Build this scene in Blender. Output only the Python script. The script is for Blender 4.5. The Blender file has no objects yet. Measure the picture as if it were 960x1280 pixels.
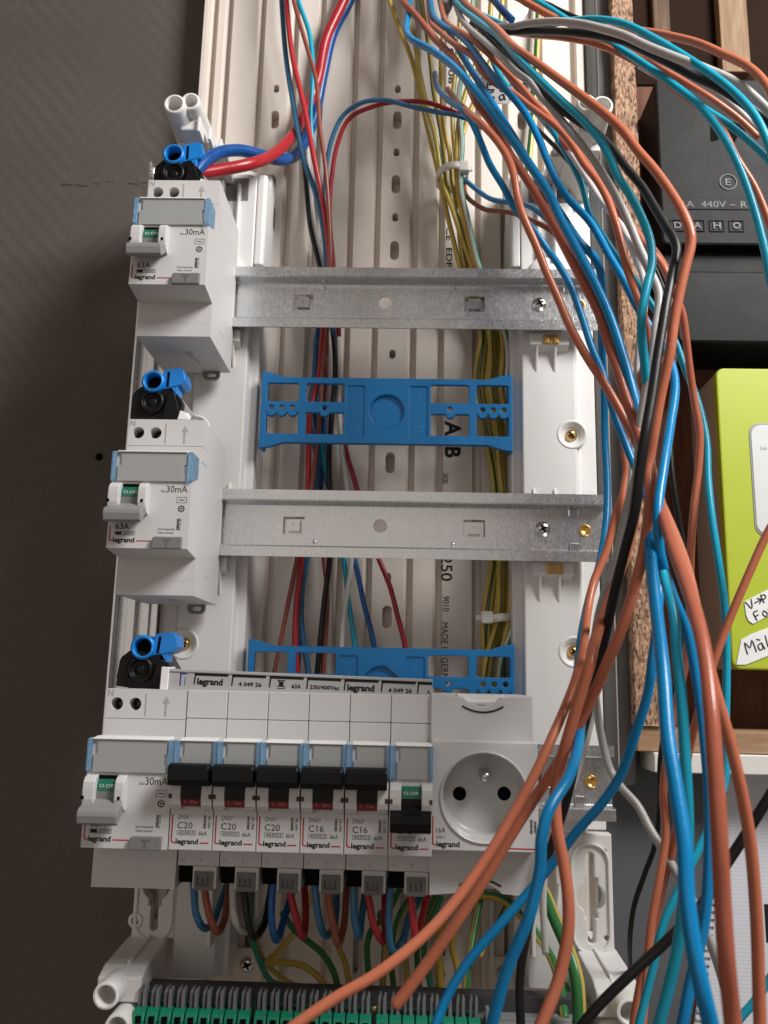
import bpy, bmesh, math, random
from mathutils import Vector, Matrix
random.seed(7)
scene = bpy.context.scene
COL = scene.collection

# ------------------------------------------------------------------ camera
# everything below is written in millimetres: X right, Z up, D out of the wall
# towards the viewer (Blender Y = -D); 1 mm = 0.001 Blender metres.
S = 0.001
CAM_F, CAM_RX, CAM_RY, CAM_RZ = 1071.08, -0.1949, 0.0273, 0.0219
CAM_X, CAM_D, CAM_Z = 13.9, 440.5, -79.0
def _rot(rx, ry, rz):
    return (Matrix.Rotation(rz, 3, 'Z') @ Matrix.Rotation(rx, 3, 'X') @ Matrix.Rotation(ry, 3, 'Y'))
CR = _rot(CAM_RX, CAM_RY, CAM_RZ)              # (X,-Z,-D) -> camera x right, y down, z forward
def P(px, py, d):
    """the point of the place seen at photo pixel (px,py) at depth d (mm)"""
    v = CR.transposed() @ Vector(((px-480)/CAM_F, (py-640)/CAM_F, 1))
    t = (CAM_D-d)/v.z
    return (CAM_X+v.x*t, d, CAM_Z-v.y*t)
def PX(px, py, d): return P(px, py, d)[0]
def PZ(px, py, d): return P(px, py, d)[2]
cd = bpy.data.cameras.new('camera'); cam = bpy.data.objects.new('camera', cd); COL.objects.link(cam)
cd.sensor_fit = 'VERTICAL'; cd.sensor_height = 36; cd.sensor_width = 27
cd.lens = CAM_F/1280*36
W = Matrix(((1,0,0),(0,0,-1),(0,1,0)))          # Blender (X,Y,Z) -> (X,-Z,-D)
Dm = Matrix(((1,0,0),(0,-1,0),(0,0,-1)))
rot = (Dm @ CR @ W).transposed()
cam.matrix_world = Matrix.Translation((CAM_X*S, -CAM_D*S, CAM_Z*S)) @ rot.to_4x4()
cd.clip_start = 0.01; cd.clip_end = 50
cd.dof.use_dof = True; cd.dof.focus_distance = 0.395
cd.dof.aperture_fstop = cd.lens/1.5             # 1.5 mm pupil
scene.camera = cam
scene.render.resolution_x, scene.render.resolution_y = 768, 1024

# ------------------------------------------------------------------ light
world = bpy.data.worlds.new('World'); scene.world = world; world.use_nodes = True
bg = world.node_tree.nodes['Background']; bg.inputs[0].default_value = (1.0, 0.85, 0.73, 1); bg.inputs[1].default_value = 0.175
def area(name, loc, target, sx, sy, power, color):
    l = bpy.data.lights.new(name, 'AREA'); l.shape = 'RECTANGLE'; l.size = sx; l.size_y = sy
    l.energy = power; l.color = color
    o = bpy.data.objects.new(name, l); COL.objects.link(o)
    o.location = loc
    o.rotation_euler = (Vector(target)-Vector(loc)).to_track_quat('-Z', 'Y').to_euler()
    return o
area('window_light', (0.52, -0.48, 0.58), (0.02, 0, -0.02), 0.26, 0.34, 11.3, (1.0, 0.99, 0.975))
area('room_bounce', (-0.5, -1.9, 0.1), (0, 0, 0), 1.6, 1.6, 3.3, (1.0, 0.92, 0.84))
vs = scene.view_settings; vs.view_transform = 'Standard'; vs.look = 'None'; vs.exposure = 0.05; vs.gamma = 1
vs.use_curve_mapping = False
scene.render.engine = 'CYCLES'

# ------------------------------------------------------------------ materials
MATS = {}
def mat(name, col, rough=0.45, metal=0.0, var=0.06, vscale=60.0, bump=0.0, bscale=400.0, trans=0.0, coat=0.0, spec=0.5, sss=0.0, emit=None, ior=1.46):
    if name in MATS: return MATS[name]
    m = bpy.data.materials.new(name); m.use_nodes = True; nt = m.node_tree; b = nt.nodes['Principled BSDF']
    b.inputs['Roughness'].default_value = rough; b.inputs['Metallic'].default_value = metal
    b.inputs['Specular IOR Level'].default_value = spec; b.inputs['IOR'].default_value = ior
    b.inputs['Transmission Weight'].default_value = trans; b.inputs['Coat Weight'].default_value = coat
    if sss: b.inputs['Subsurface Weight'].default_value = sss; b.inputs['Subsurface Radius'].default_value = (.004,.003,.002); b.inputs['Subsurface Scale'].default_value = .5
    tc = nt.nodes.new('ShaderNodeTexCoord')
    n = nt.nodes.new('ShaderNodeTexNoise'); n.inputs['Scale'].default_value = vscale; n.inputs['Detail'].default_value = 5
    nt.links.new(tc.outputs['Object'], n.inputs['Vector'])
    r = nt.nodes.new('ShaderNodeMix'); r.data_type = 'RGBA'
    r.inputs[6].default_value = tuple(c*(1-var) for c in col)+(1,); r.inputs[7].default_value = tuple(min(1, c*(1+var)) for c in col)+(1,)
    nt.links.new(n.outputs['Fac'], r.inputs[0]); nt.links.new(r.outputs[2], b.inputs['Base Color'])
    mr = nt.nodes.new('ShaderNodeMapRange'); mr.inputs['To Min'].default_value = max(.02, rough-.09); mr.inputs['To Max'].default_value = min(1, rough+.09)
    nt.links.new(n.outputs['Fac'], mr.inputs['Value']); nt.links.new(mr.outputs[0], b.inputs['Roughness'])
    if bump:
        n2 = nt.nodes.new('ShaderNodeTexNoise'); n2.inputs['Scale'].default_value = bscale; n2.inputs['Detail'].default_value = 3
        nt.links.new(tc.outputs['Object'], n2.inputs['Vector'])
        bp = nt.nodes.new('ShaderNodeBump'); bp.inputs['Strength'].default_value = bump; bp.inputs['Distance'].default_value = .0006
        nt.links.new(n2.outputs['Fac'], bp.inputs['Height']); nt.links.new(bp.outputs[0], b.inputs['Normal'])
    MATS[name] = m
    return m

# wallpaper: dark taupe with an embossed herringbone of fine threads
def wallpaper():
    m = bpy.data.materials.new('wallpaper'); m.use_nodes = True; nt = m.node_tree; b = nt.nodes['Principled BSDF']
    L = nt.links.new; N = nt.nodes.new
    tc = N('ShaderNodeTexCoord'); sp = N('ShaderNodeSeparateXYZ'); L(tc.outputs['Object'], sp.inputs[0])
    def mth(op, a, bv=None):
        k = N('ShaderNodeMath'); k.operation = op
        for i, v in enumerate((a, bv)):
            if v is None: continue
            if isinstance(v, (int, float)): k.inputs[i].default_value = v
            else: L(v, k.inputs[i])
        return k.outputs[0]
    nw = N('ShaderNodeTexNoise'); nw.inputs['Scale'].default_value = 25; L(tc.outputs['Object'], nw.inputs['Vector'])
    wob = mth('MULTIPLY', mth('SUBTRACT', nw.outputs['Fac'], .5), .006)
    zig = mth('PINGPONG', mth('ADD', sp.outputs['X'], 2.0), 0.042)              # big zigzag columns
    chev = mth('SINE', mth('MULTIPLY', mth('ADD', mth('ADD', sp.outputs['Z'], mth('MULTIPLY', zig, 1.15)), wob), 2*math.pi/0.0135))
    thr = mth('SINE', mth('MULTIPLY', mth('ADD', mth('SUBTRACT', sp.outputs['Z'], mth('MULTIPLY', sp.outputs['X'], .35)), wob), 2*math.pi/0.0016))
    nf = N('ShaderNodeTexNoise'); nf.inputs['Scale'].default_value = 900; nf.inputs['Detail'].default_value = 4; L(tc.outputs['Object'], nf.inputs['Vector'])
    nc = N('ShaderNodeTexNoise'); nc.inputs['Scale'].default_value = 14; nc.inputs['Detail'].default_value = 4; L(tc.outputs['Object'], nc.inputs['Vector'])
    h = mth('ADD', mth('MULTIPLY', chev, mth('MULTIPLY', nc.outputs['Fac'], .6)), mth('ADD', mth('MULTIPLY', thr, .28), mth('MULTIPLY', nf.outputs['Fac'], 1.3)))
    bp = N('ShaderNodeBump'); bp.inputs['Strength'].default_value = .42; bp.inputs['Distance'].default_value = .0007
    L(h, bp.inputs['Height']); L(bp.outputs[0], b.inputs['Normal'])
    mx = N('ShaderNodeMix'); mx.data_type = 'RGBA'; mx.inputs[6].default_value = (.086,.071,.060,1); mx.inputs[7].default_value = (.120,.101,.087,1)
    f = mth('ADD', mth('MULTIPLY', h, .16), nc.outputs['Fac']); k = N('ShaderNodeClamp'); L(f, k.inputs[0])
    L(k.outputs[0], mx.inputs[0]); L(mx.outputs[2], b.inputs['Base Color'])
    b.inputs['Roughness'].default_value = .62; b.inputs['Specular IOR Level'].default_value = .35
    return m
def zinc():
    m = mat('zinc', (.62,.62,.61), .42, metal=.9, var=.05)
    nt = m.node_tree; b = nt.nodes['Principled BSDF']; L = nt.links.new; N = nt.nodes.new
    tc = N('ShaderNodeTexCoord'); mp = N('ShaderNodeMapping'); mp.inputs['Scale'].default_value = (1500, 1500, 600); mp.inputs['Rotation'].default_value = (0, .5, 0)
    L(tc.outputs['Object'], mp.inputs[0])
    v = N('ShaderNodeTexVoronoi'); v.inputs['Scale'].default_value = 1; L(mp.outputs[0], v.inputs['Vector'])
    n = N('ShaderNodeTexNoise'); n.inputs['Scale'].default_value = 500; n.inputs['Detail'].default_value = 6; L(tc.outputs['Object'], n.inputs['Vector'])
    sc = N('ShaderNodeSeparateColor'); L(v.outputs['Color'], sc.inputs[0])
    ad = N('ShaderNodeMath'); ad.operation = 'MULTIPLY'; L(sc.outputs[0], ad.inputs[0]); L(n.outputs['Fac'], ad.inputs[1])
    cr = N('ShaderNodeValToRGB'); cr.color_ramp.elements[0].position = .05; cr.color_ramp.elements[0].color = (.62,.63,.64,1); cr.color_ramp.elements[1].position = .55; cr.color_ramp.elements[1].color = (.72,.73,.74,1)
    L(ad.outputs[0], cr.inputs[0]); L(cr.outputs[0], b.inputs['Base Color'])
    mr = N('ShaderNodeMapRange'); mr.inputs['To Min'].default_value = .22; mr.inputs['To Max'].default_value = .34; L(ad.outputs[0], mr.inputs['Value']); L(mr.outputs[0], b.inputs['Roughness'])
    bp = N('ShaderNodeBump'); bp.inputs['Strength'].default_value = .12; bp.inputs['Distance'].default_value = .0002; L(sc.outputs[1], bp.inputs['Height']); L(bp.outputs[0], b.inputs['Normal'])
    return m
def chipboard():
    m = mat('chipboard', (.3,.19,.115), .85)
    nt = m.node_tree; b = nt.nodes['Principled BSDF']; L = nt.links.new; N = nt.nodes.new
    tc = N('ShaderNodeTexCoord'); mp = N('ShaderNodeMapping'); mp.inputs['Scale'].default_value = (1300, 700, 380); L(tc.outputs['Object'], mp.inputs[0])
    v = N('ShaderNodeTexVoronoi'); v.inputs['Scale'].default_value = 1; L(mp.outputs[0], v.inputs['Vector'])
    n = N('ShaderNodeTexNoise'); n.inputs['Scale'].default_value = 300; n.inputs['Detail'].default_value = 8; L(tc.outputs['Object'], n.inputs['Vector'])
    sc = N('ShaderNodeSeparateColor'); L(v.outputs['Color'], sc.inputs[0])
    ad = N('ShaderNodeMath'); ad.operation = 'ADD'; L(sc.outputs[0], ad.inputs[0]); L(n.outputs['Fac'], ad.inputs[1])
    hf = N('ShaderNodeMath'); hf.operation = 'MULTIPLY'; hf.inputs[1].default_value = .56; L(ad.outputs[0], hf.inputs[0])
    cr = N('ShaderNodeValToRGB'); e = cr.color_ramp.elements; e[0].position = .24; e[0].color = (.05,.026,.017,1); e[1].position = .80; e[1].color = (.46,.29,.185,1)
    k = cr.color_ramp.elements.new(.50); k.color = (.27,.15,.09,1)
    L(hf.outputs[0], cr.inputs[0]); L(cr.outputs[0], b.inputs['Base Color'])
    bp = N('ShaderNodeBump'); bp.inputs['Strength'].default_value = .9; bp.inputs['Distance'].default_value = .0012; L(ad.outputs[0], bp.inputs['Height']); L(bp.outputs[0], b.inputs['Normal'])
    return m
def wood(name, c0, c1, scale=(30, 30, 3), rough=.7):
    m = mat(name, c0, rough)
    nt = m.node_tree; b = nt.nodes['Principled BSDF']; L = nt.links.new; N = nt.nodes.new
    tc = N('ShaderNodeTexCoord'); mp = N('ShaderNodeMapping'); mp.inputs['Scale'].default_value = scale; L(tc.outputs['Object'], mp.inputs[0])
    n = N('ShaderNodeTexNoise'); n.inputs['Scale'].default_value = 6; n.inputs['Detail'].default_value = 8; n.inputs['Distortion'].default_value = .6; L(mp.outputs[0], n.inputs['Vector'])
    cr = N('ShaderNodeValToRGB'); e = cr.color_ramp.elements; e[0].position = .33; e[0].color = c0+(1,); b.inputs['Specular IOR Level'].default_value = .2; e[1].position = .68; e[1].color = c1+(1,)
    L(n.outputs['Fac'], cr.inputs[0]); L(cr.outputs[0], b.inputs['Base Color'])
    bp = N('ShaderNodeBump'); bp.inputs['Strength'].default_value = .3; bp.inputs['Distance'].default_value = .0008; L(n.outputs['Fac'], bp.inputs['Height']); L(bp.outputs[0], b.inputs['Normal'])
    return m
M = dict(
    wall=wallpaper(), zinc=zinc(), chip=chipboard(),
    cabinet=wood('cabinet_wood', (.085,.038,.024), (.15,.070,.045)),
    shelf=wood('shelf_wood', (.28,.165,.095), (.43,.285,.18), (4, 40, 60)),
    shadewhite=mat('shaded_white_pvc', (.70,.63,.57), .42, var=.05, vscale=30, bump=.05, bscale=900),  # white PVC of the trunking, warm shade put into its base colour
    white=mat('white_plastic', (.73,.715,.695), .42, var=.025, vscale=40, bump=.04, bscale=1200, sss=.12),
    device=mat('device_plastic', (.57,.56,.555), .48, var=.02, vscale=50, bump=.06, bscale=2500),
    ledge=mat('device_white', (.78,.77,.76), .45, var=.02),
    grey=mat('grey_plastic', (.18,.178,.175), .42, var=.04),
    midgrey=mat('mid_grey', (.37,.365,.36), .45, var=.03),
    label=mat('label_grey', (.33,.335,.33), .28, var=.03, coat=.25),
    clear=mat('blue_clear', (.36,.62,.90), .1, var=.02, trans=.75, ior=1.3),
    black=mat('black_plastic', (.006,.006,.0065), .36, var=.1, spec=.22),
    dark=mat('dark_hole', (.004,.0037,.0035), .8, var=.1, spec=.08),
    print=mat('black_print', (.016,.015,.015), .6, spec=.2, var=.03),
    engrave=mat('engraved_grey', (.36,.35,.34), .55, var=.03),
    red=mat('red_print', (.40,.016,.02), .55, spec=.3, var=.03),
    whiteprint=mat('white_print', (.75,.76,.74), .5, var=.03),
    green=mat('green_indicator', (.012,.135,.085), .35, var=.06),
    maroon=mat('red_indicator', (.16,.013,.017), .4, var=.05),
    blue=mat('blue_plastic', (.004,.155,.40), .38, var=.05, vscale=80, bump=.05, bscale=1500),
    brightblue=mat('bright_blue', (.006,.19,.58), .33, var=.05),
    brass=mat('brass', (.62,.40,.15), .3, metal=.95, var=.1, vscale=300),
    orangehole=mat('brass_bright', (.70,.42,.12), .28, metal=.85, var=.12, vscale=300),
    screw=mat('screw_metal', (.66,.66,.67), .22, metal=1, var=.08),
    copper=mat('copper', (.72,.33,.17), .3, metal=1, var=.1),
    socket=mat('socket_grey', (.52,.51,.50), .26, var=.02, coat=.2),
    conduit=mat('grey_conduit', (.17,.174,.176), .5, var=.12, vscale=40, bump=.1, bscale=300),
    oldblack=mat('bakelite', (.011,.011,.011), .5, spec=.14, var=.9, vscale=70, bump=.14, bscale=350),
    lime=mat('lime_plastic', (.40,.47,.03), .42, var=.04),
    metergrey=mat('meter_grey', (.40,.36,.33), .5, var=.04),
    meterpanel=mat('meter_panel', (.62,.63,.62), .35, var=.02),
    tape=mat('label_tape', (.78,.78,.77), .3, var=.03, bump=.3, bscale=120),
    ink=mat('marker_ink', (.015,.014,.015), .5, var=.1),
    greywall=mat('grey_paint', (.085,.089,.098), .6, var=.08, vscale=12, bump=.25, bscale=220),
    nylon=mat('nylon_tie', (.74,.71,.65), .4, var=.03, sss=.3),
    termgreen=mat('terminal_green', (.006,.21,.12), .38, var=.08),
    trim=mat('white_trim', (.66,.64,.60), .5, var=.05, bump=.1),
    niche=mat('soot_wall', (.020,.011,.007), .85, spec=.08, var=.55, vscale=18, bump=.6, bscale=60),
)

# ------------------------------------------------------------------ mesh builder
class MB:
    def __init__(s): s.v = []; s.f = []; s.sm = []; s.mi = []
    def add(s, verts, faces, smooth=False, mi=0):
        o = len(s.v); s.v += [tuple(v) for v in verts]
        for f in faces: s.f.append([i+o for i in f]); s.sm.append(smooth); s.mi.append(mi)
        return s
    def box(s, x0, x1, z0, z1, d0, d1, mi=0):
        v = [(x, d, z) for x in (x0, x1) for d in (d0, d1) for z in (z0, z1)]
        return s.add(v, [(0,1,3,2),(4,6,7,5),(0,4,5,1),(2,3,7,6),(0,2,6,4),(1,5,7,3)], mi=mi)
    def prism(s, poly, axis, a0, a1, mi=0, smooth=False):
        n = len(poly)
        def mk(p, a):
            if axis == 'x': return (a, p[0], p[1])           # poly (d,z)
            if axis == 'z': return (p[0], p[1], a)           # poly (x,d)
            return (p[0], a, p[1])                           # poly (x,z), axis d
        v = [mk(p, a0) for p in poly]+[mk(p, a1) for p in poly]
        f = [tuple(range(n))[::-1], tuple(range(n, 2*n))]
        s.add(v, f, mi=mi)
        o = len(s.v)-2*n
        for i in range(n):
            j = (i+1) % n; s.f.append([o+i, o+j, o+n+j, o+n+i]); s.sm.append(smooth); s.mi.append(mi)
        return s
    def lathe(s, c, axis, prof, n=24, smooth=True, mi=0):
        """prof: (r, a) along axis from centre c=(x,d,z)"""
        ax = {'x': ((1,0,0),(0,1,0),(0,0,1)), 'd': ((0,1,0),(1,0,0),(0,0,1)), 'z': ((0,0,1),(1,0,0),(0,1,0))}[axis] if isinstance(axis, str) else axis
        A, U, V = map(Vector, ax); c = Vector(c); v = []
        for r, a in prof:
            for k in range(n):
                t = 2*math.pi*k/n; v.append(c+A*a+U*(r*math.cos(t))+V*(r*math.sin(t)))
        f = [((i*n+k), (i*n+(k+1) % n), ((i+1)*n+(k+1) % n), ((i+1)*n+k)) for i in range(len(prof)-1) for k in range(n)]
        s.add(v, f, smooth, mi)
        o = len(s.v)-len(v)
        s.f.append([o+k for k in range(n)][::-1]); s.sm.append(False); s.mi.append(mi)
        s.f.append([o+(len(prof)-1)*n+k for k in range(n)]); s.sm.append(False); s.mi.append(mi)
        return s
    def tube(s, pts, r, n=10, res=7, stripe=0.0):
        """smooth tube through pts; r number or list; stripe -> material 1 on part of the ring"""
        pts = [Vector(p) for p in pts]
        rs = list(r) if isinstance(r, (list, tuple)) else [r]*len(pts)
        Q = [pts[0]*2-pts[1]]+pts+[pts[-1]*2-pts[-2]]; path = []; rad = []
        for i in range(1, len(Q)-2):
            p0, p1, p2, p3 = Q[i-1:i+3]
            t0 = 0; t1 = max(1e-4, (p1-p0).length**.5); t2 = t1+max(1e-4, (p2-p1).length**.5); t3 = t2+max(1e-4, (p3-p2).length**.5)
            for k in range(res+(1 if i == len(Q)-3 else 0)):
                t = t1+(t2-t1)*k/res
                a1 = p0*((t1-t)/(t1-t0))+p1*((t-t0)/(t1-t0)); a2 = p1*((t2-t)/(t2-t1))+p2*((t-t1)/(t2-t1)); a3 = p2*((t3-t)/(t3-t2))+p3*((t-t2)/(t3-t2))
                b1 = a1*((t2-t)/(t2-t0))+a2*((t-t0)/(t2-t0)); b2 = a2*((t3-t)/(t3-t1))+a3*((t-t1)/(t3-t1))
                path.append(b1*((t2-t)/(t2-t1))+b2*((t-t1)/(t2-t1))); rad.append(rs[i-1]+(rs[i]-rs[i-1])*k/res)
        v = []; T = (path[1]-path[0]).normalized(); U = Vector((0,1,0)); U = (U-T*U.dot(T)); U = U.normalized() if U.length > .05 else T.orthogonal().normalized()
        for i, p in enumerate(path):
            t = ((path[min(i+1, len(path)-1)]-path[max(i-1, 0)])).normalized()
            U = (U-t*U.dot(t)).normalized(); B = t.cross(U)
            for k in range(n):
                a = 2*math.pi*k/n; v.append(p+U*(rad[i]*math.cos(a))+B*(rad[i]*math.sin(a)))
        m = len(path); o = len(s.v); s.v += [tuple(q) for q in v]
        for i in range(m-1):
            for k in range(n):
                s.f.append([o+i*n+k, o+i*n+(k+1) % n, o+(i+1)*n+(k+1) % n, o+(i+1)*n+k]); s.sm.append(True)
                s.mi.append(1 if (stripe and math.cos(2*math.pi*(k+.5)/n+stripe) < .25) else 0)
        for base, rev in ((0, True), ((m-1)*n, False)):
            q = [o+base+k for k in range(n)]; s.f.append(q[::-1] if rev else q); s.sm.append(False); s.mi.append(0)
        return s
    def mesh2d(s, me, x, z, d, sx=1, sz=1, rot=0, sd=1, mi=0):
        """add mesh lying in its xy plane, turned to face the viewer"""
        c, n = math.cos(rot), math.sin(rot)
        v = [(x+(p.co.x*sx*c-p.co.y*sz*n), d+p.co.z*sd, z+(p.co.x*sx*n+p.co.y*sz*c)) for p in me.vertices]
        return s.add(v, [tuple(q.vertices) for q in me.polygons], mi=mi)
    def plate(s, polys, d0, d1, bev=0.0, mi=0):
        """outline + holes (x,z) cut through a sheet from d0 to d1"""
        cu = bpy.data.curves.new('t', 'CURVE'); cu.dimensions = '2D'; cu.fill_mode = 'BOTH'; cu.extrude = (d1-d0)/2-bev
        if bev: cu.bevel_depth = bev; cu.bevel_resolution = 1; cu.offset = -bev
        for pl in polys:
            sp = cu.splines.new('POLY'); sp.points.add(len(pl)-1); sp.use_cyclic_u = True
            for q, (x, z) in zip(sp.points, pl): q.co = (x, z, 0, 1)
        ob = bpy.data.objects.new('t', cu); me = ob.to_mesh(); s.mesh2d(me, 0, 0, (d0+d1)/2, mi=mi)
        ob.to_mesh_clear(); bpy.data.objects.remove(ob); bpy.data.curves.remove(cu)
        return s
    def text(s, txt, x, z, d, cap, width=None, rot=0, bold=0.0, t=0.0, align='LEFT', mi=0):
        cu = bpy.data.curves.new('t', 'FONT'); cu.body = txt; cu.size = 1; cu.resolution_u = 3; cu.offset = bold; cu.fill_mode = 'FRONT' if not t else 'BOTH'
        ob = bpy.data.objects.new('t', cu); me = ob.to_mesh()
        xs = [q.co.x for q in me.vertices]; x0, x1 = min(xs), max(xs)
        k = cap/0.69; kx = (width/(x1-x0)) if width else k
        off = -x0*kx if align == 'LEFT' else -(x0+x1)/2*kx
        c, n = math.cos(rot), math.sin(rot)
        s.mesh2d(me, x+off*c, z+off*n, d, kx, k, rot, mi=mi)
        ob.to_mesh_clear(); bpy.data.objects.remove(ob); bpy.data.curves.remove(cu)
        return s
    def build(s, name, mats, parent=None, local=False, bevel=0.0, seg=2, loc=None):
        if not isinstance(mats, (list, tuple)): mats = [mats]
        off = Vector((0,0,0))
        if parent is not None and not local:
            q = parent
            while q is not None: off += q.location; q = q.parent
        bl = [Vector((v[0]*S, -v[1]*S, v[2]*S)) for v in s.v]
        if parent is None and loc is None:
            lo = Vector([min(v[i] for v in bl) for i in range(3)]); hi = Vector([max(v[i] for v in bl) for i in range(3)])
            loc = Vector(((lo.x+hi.x)/2, (lo.y+hi.y)/2, lo.z))
        if loc is not None: off = off+Vector(loc)
        me = bpy.data.meshes.new(name)
        me.from_pydata([tuple(v-off) for v in bl], [], s.f)
        me.polygons.foreach_set('use_smooth', s.sm); me.polygons.foreach_set('material_index', s.mi)
        for m in mats: me.materials.append(m)
        bm = bmesh.new(); bm.from_mesh(me); bmesh.ops.recalc_face_normals(bm, faces=bm.faces); bm.to_mesh(me); bm.free()
        me.update()
        o = bpy.data.objects.new(name, me); COL.objects.link(o)
        if parent is not None: o.parent = parent
        if loc is not None: o.location = loc
        if bevel:
            b = o.modifiers.new('bevel', 'BEVEL'); b.width = bevel*S; b.segments = seg; b.limit_method = 'ANGLE'; b.angle_limit = math.radians(38); b.use_clamp_overlap = True
        return o
def thing(name, label, cat, loc=(0,0,0), group=None):
    o = bpy.data.objects.new(name, None); COL.objects.link(o); o.empty_display_size = .01
    o.location = (loc[0]*S, -loc[1]*S, loc[2]*S); tag(o, label, cat, group); return o
def tag(o, label, cat, group=None):
    o['label'] = label; o['category'] = cat
    if group: o['group'] = group
    return o
def copy_tree(o, parent=None):
    c = o.copy(); COL.objects.link(c); c.parent = parent
    for ch in list(o.children): copy_tree(ch, c)
    return c
def rect(x0, x1, z0, z1): return [(x0,z0),(x1,z0),(x1,z1),(x0,z1)]
def rrect(x0, x1, z0, z1, r, n=4):
    o = []
    for cx, cz, a in ((x1-r,z0+r,-90),(x1-r,z1-r,0),(x0+r,z1-r,90),(x0+r,z0+r,180)):
        for k in range(n+1):
            t = math.radians(a+90*k/n); o.append((cx+r*math.cos(t), cz+r*math.sin(t)))
    return o
def circ(x, z, r, n=20): return [(x+r*math.cos(2*math.pi*k/n), z+r*math.sin(2*math.pi*k/n)) for k in range(n)]
def screw_head(x, z, d, r, mtl, parent, name='screw', local=False):
    m = MB(); m.lathe((x,d,z), 'd', [(r*1.25,0),(r*1.25,.35),(r,.5),(r,1.3),(r*.8,1.8),(r*.35,2.0)], 20)
    o = m.build(name, mtl, parent, local)
    k = MB()
    for a in (.5, .5+math.pi/2):
        c, n = math.cos(a), math.sin(a); L, w = r*.72, r*.16
        k.prism([(x+c*L-n*w, z+n*L+c*w),(x-c*L-n*w, z-n*L+c*w),(x-c*L+n*w, z-n*L-c*w),(x+c*L+n*w, z+n*L-c*w)], 'd', d+1.2, d+2.06)
    k.build('cross_slot', M['dark'], o, local)
    return o
# ------------------------------------------------------------------ the setting
def struct(o): o['kind'] = 'structure'; return o
struct(MB().prism([(-1500,-1200),(117,-1200),(117,-112.5),(134.5,-112.5),(134.5,1200),(-1500,1200)], 'd', -70, -50).build('wall', M['wall']))
struct(MB().box(117.02, 1500, -1200, -112.5, -70, -50.2).build('wall_right', M['greywall']))
# pencil mark, drilled hole: parts of the wall
wall = bpy.data.objects['wall']
hx, _, hz = P(124, 571, -50)
MB().lathe((hx, -50.4, hz), 'd', [(2.3,-2),(2.3,.55),(.2,.6)], 16).build('drilled_hole', M['dark'], wall)
scuff = mat('scuff_brown', (.048,.034,.029), .8, var=.4, vscale=400)
sm = MB()
for (a, b, y, w) in ((77, 92, 230, 1.1), (94, 110, 231, .8), (118, 126, 229, .5), (134, 143, 227, .4), (160, 172, 229, .8), (178, 188, 228, .6)):
    p0, p1 = P(a, y, -49.9), P(b, y+1.2, -49.9); k = 6
    pts = [(p0[0]+(p1[0]-p0[0])*i/k, p0[2]+(p1[2]-p0[2])*i/k+random.uniform(-.4,.4)) for i in range(k+1)]
    sm.prism([(x, z+w*random.uniform(.2,.6)) for x, z in pts]+[(x, z-w*random.uniform(.2,.6)) for x, z in pts[::-1]], 'd', -50.1, -49.8)
sm.build('scuff_mark', scuff, wall)

# ------------------------------------------------------------------ old wooden cabinet on the right
cab = thing('wooden_cabinet', 'open chipboard cabinet with dark stained back around the old fuse box', 'cabinet', (140, -60, -112))
cp = MB()
# chipboard panel with a ragged, sawn front edge
edge = [(136+random.uniform(-.5,.4), z) for z in [-99+6.5*i for i in range(123)]]
edge2 = [(148.5+random.uniform(-.35,.35), z) for _, z in edge]
v = []; f = []
for (xa, z), (xb, _) in zip(edge, edge2):
    j = random.uniform(-.5,.5); v += [(136, -86, z), (xa, -23+j, z), (xb, -23+j*.6, z), (148.5, -86, z)]
for i in range(len(edge)-1):
    for k in range(3): f.append((i*4+k, i*4+k+1, i*4+5+k, i*4+4+k))
f += [(0,1,2,3), tuple(len(v)-4+k for k in (3,2,1,0))]
cp.add(v, f).build('side_panel', M['chip'], cab)
MB().box(134.6, 700, -112.4, 700, -96, -86).build('back_panel', M['cabinet'], cab)
sh = MB()
sh.box(149, 700, -112, -101.5, -85.9, -24).build('shelf', M['shelf'], cab, bevel=.5)
MB().box(136.2, 148.8, -112, -99.5, -85.9, -25).build('corner_block', M['shelf'], cab, bevel=.6)
tx = PX(818, 950, -22)
MB().box(tx, 700, -122.2, -112.3, -50, -22).build('white_trim', M['trim'], cab, bevel=.6)
# pale battens in the sooty upper part
b1 = P(895, 0, -80)[0]; b2 = P(930, 0, -80)[0]
MB().box(149, 700, PZ(850, 105, -84), 700, -85.9, -84.5).build('soot_stain', M['niche'], cab)
MB().box(b1, b2, PZ(910, 92, -78), 700, -84.4, -76).build('batten', wood('batten_wood', (.20,.125,.075), (.32,.215,.135), (40,40,4)), cab, bevel=.8)
MB().box(P(815,0,-80)[0], P(836,0,-80)[0], PZ(820, 55, -80), 700, -84.4, -79).build('batten', wood('batten_dirty', (.075,.05,.035), (.17,.11,.07), (40,40,4)), cab, bevel=.8)
cl = MB().lathe((131, -41, -130), 'z', [(8.2,0),(8.2,830)], 28).build('conduit', M['conduit'])
tag(cl, 'smooth grey plastic conduit pipe standing upright beside the chipboard edge', 'conduit')

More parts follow.
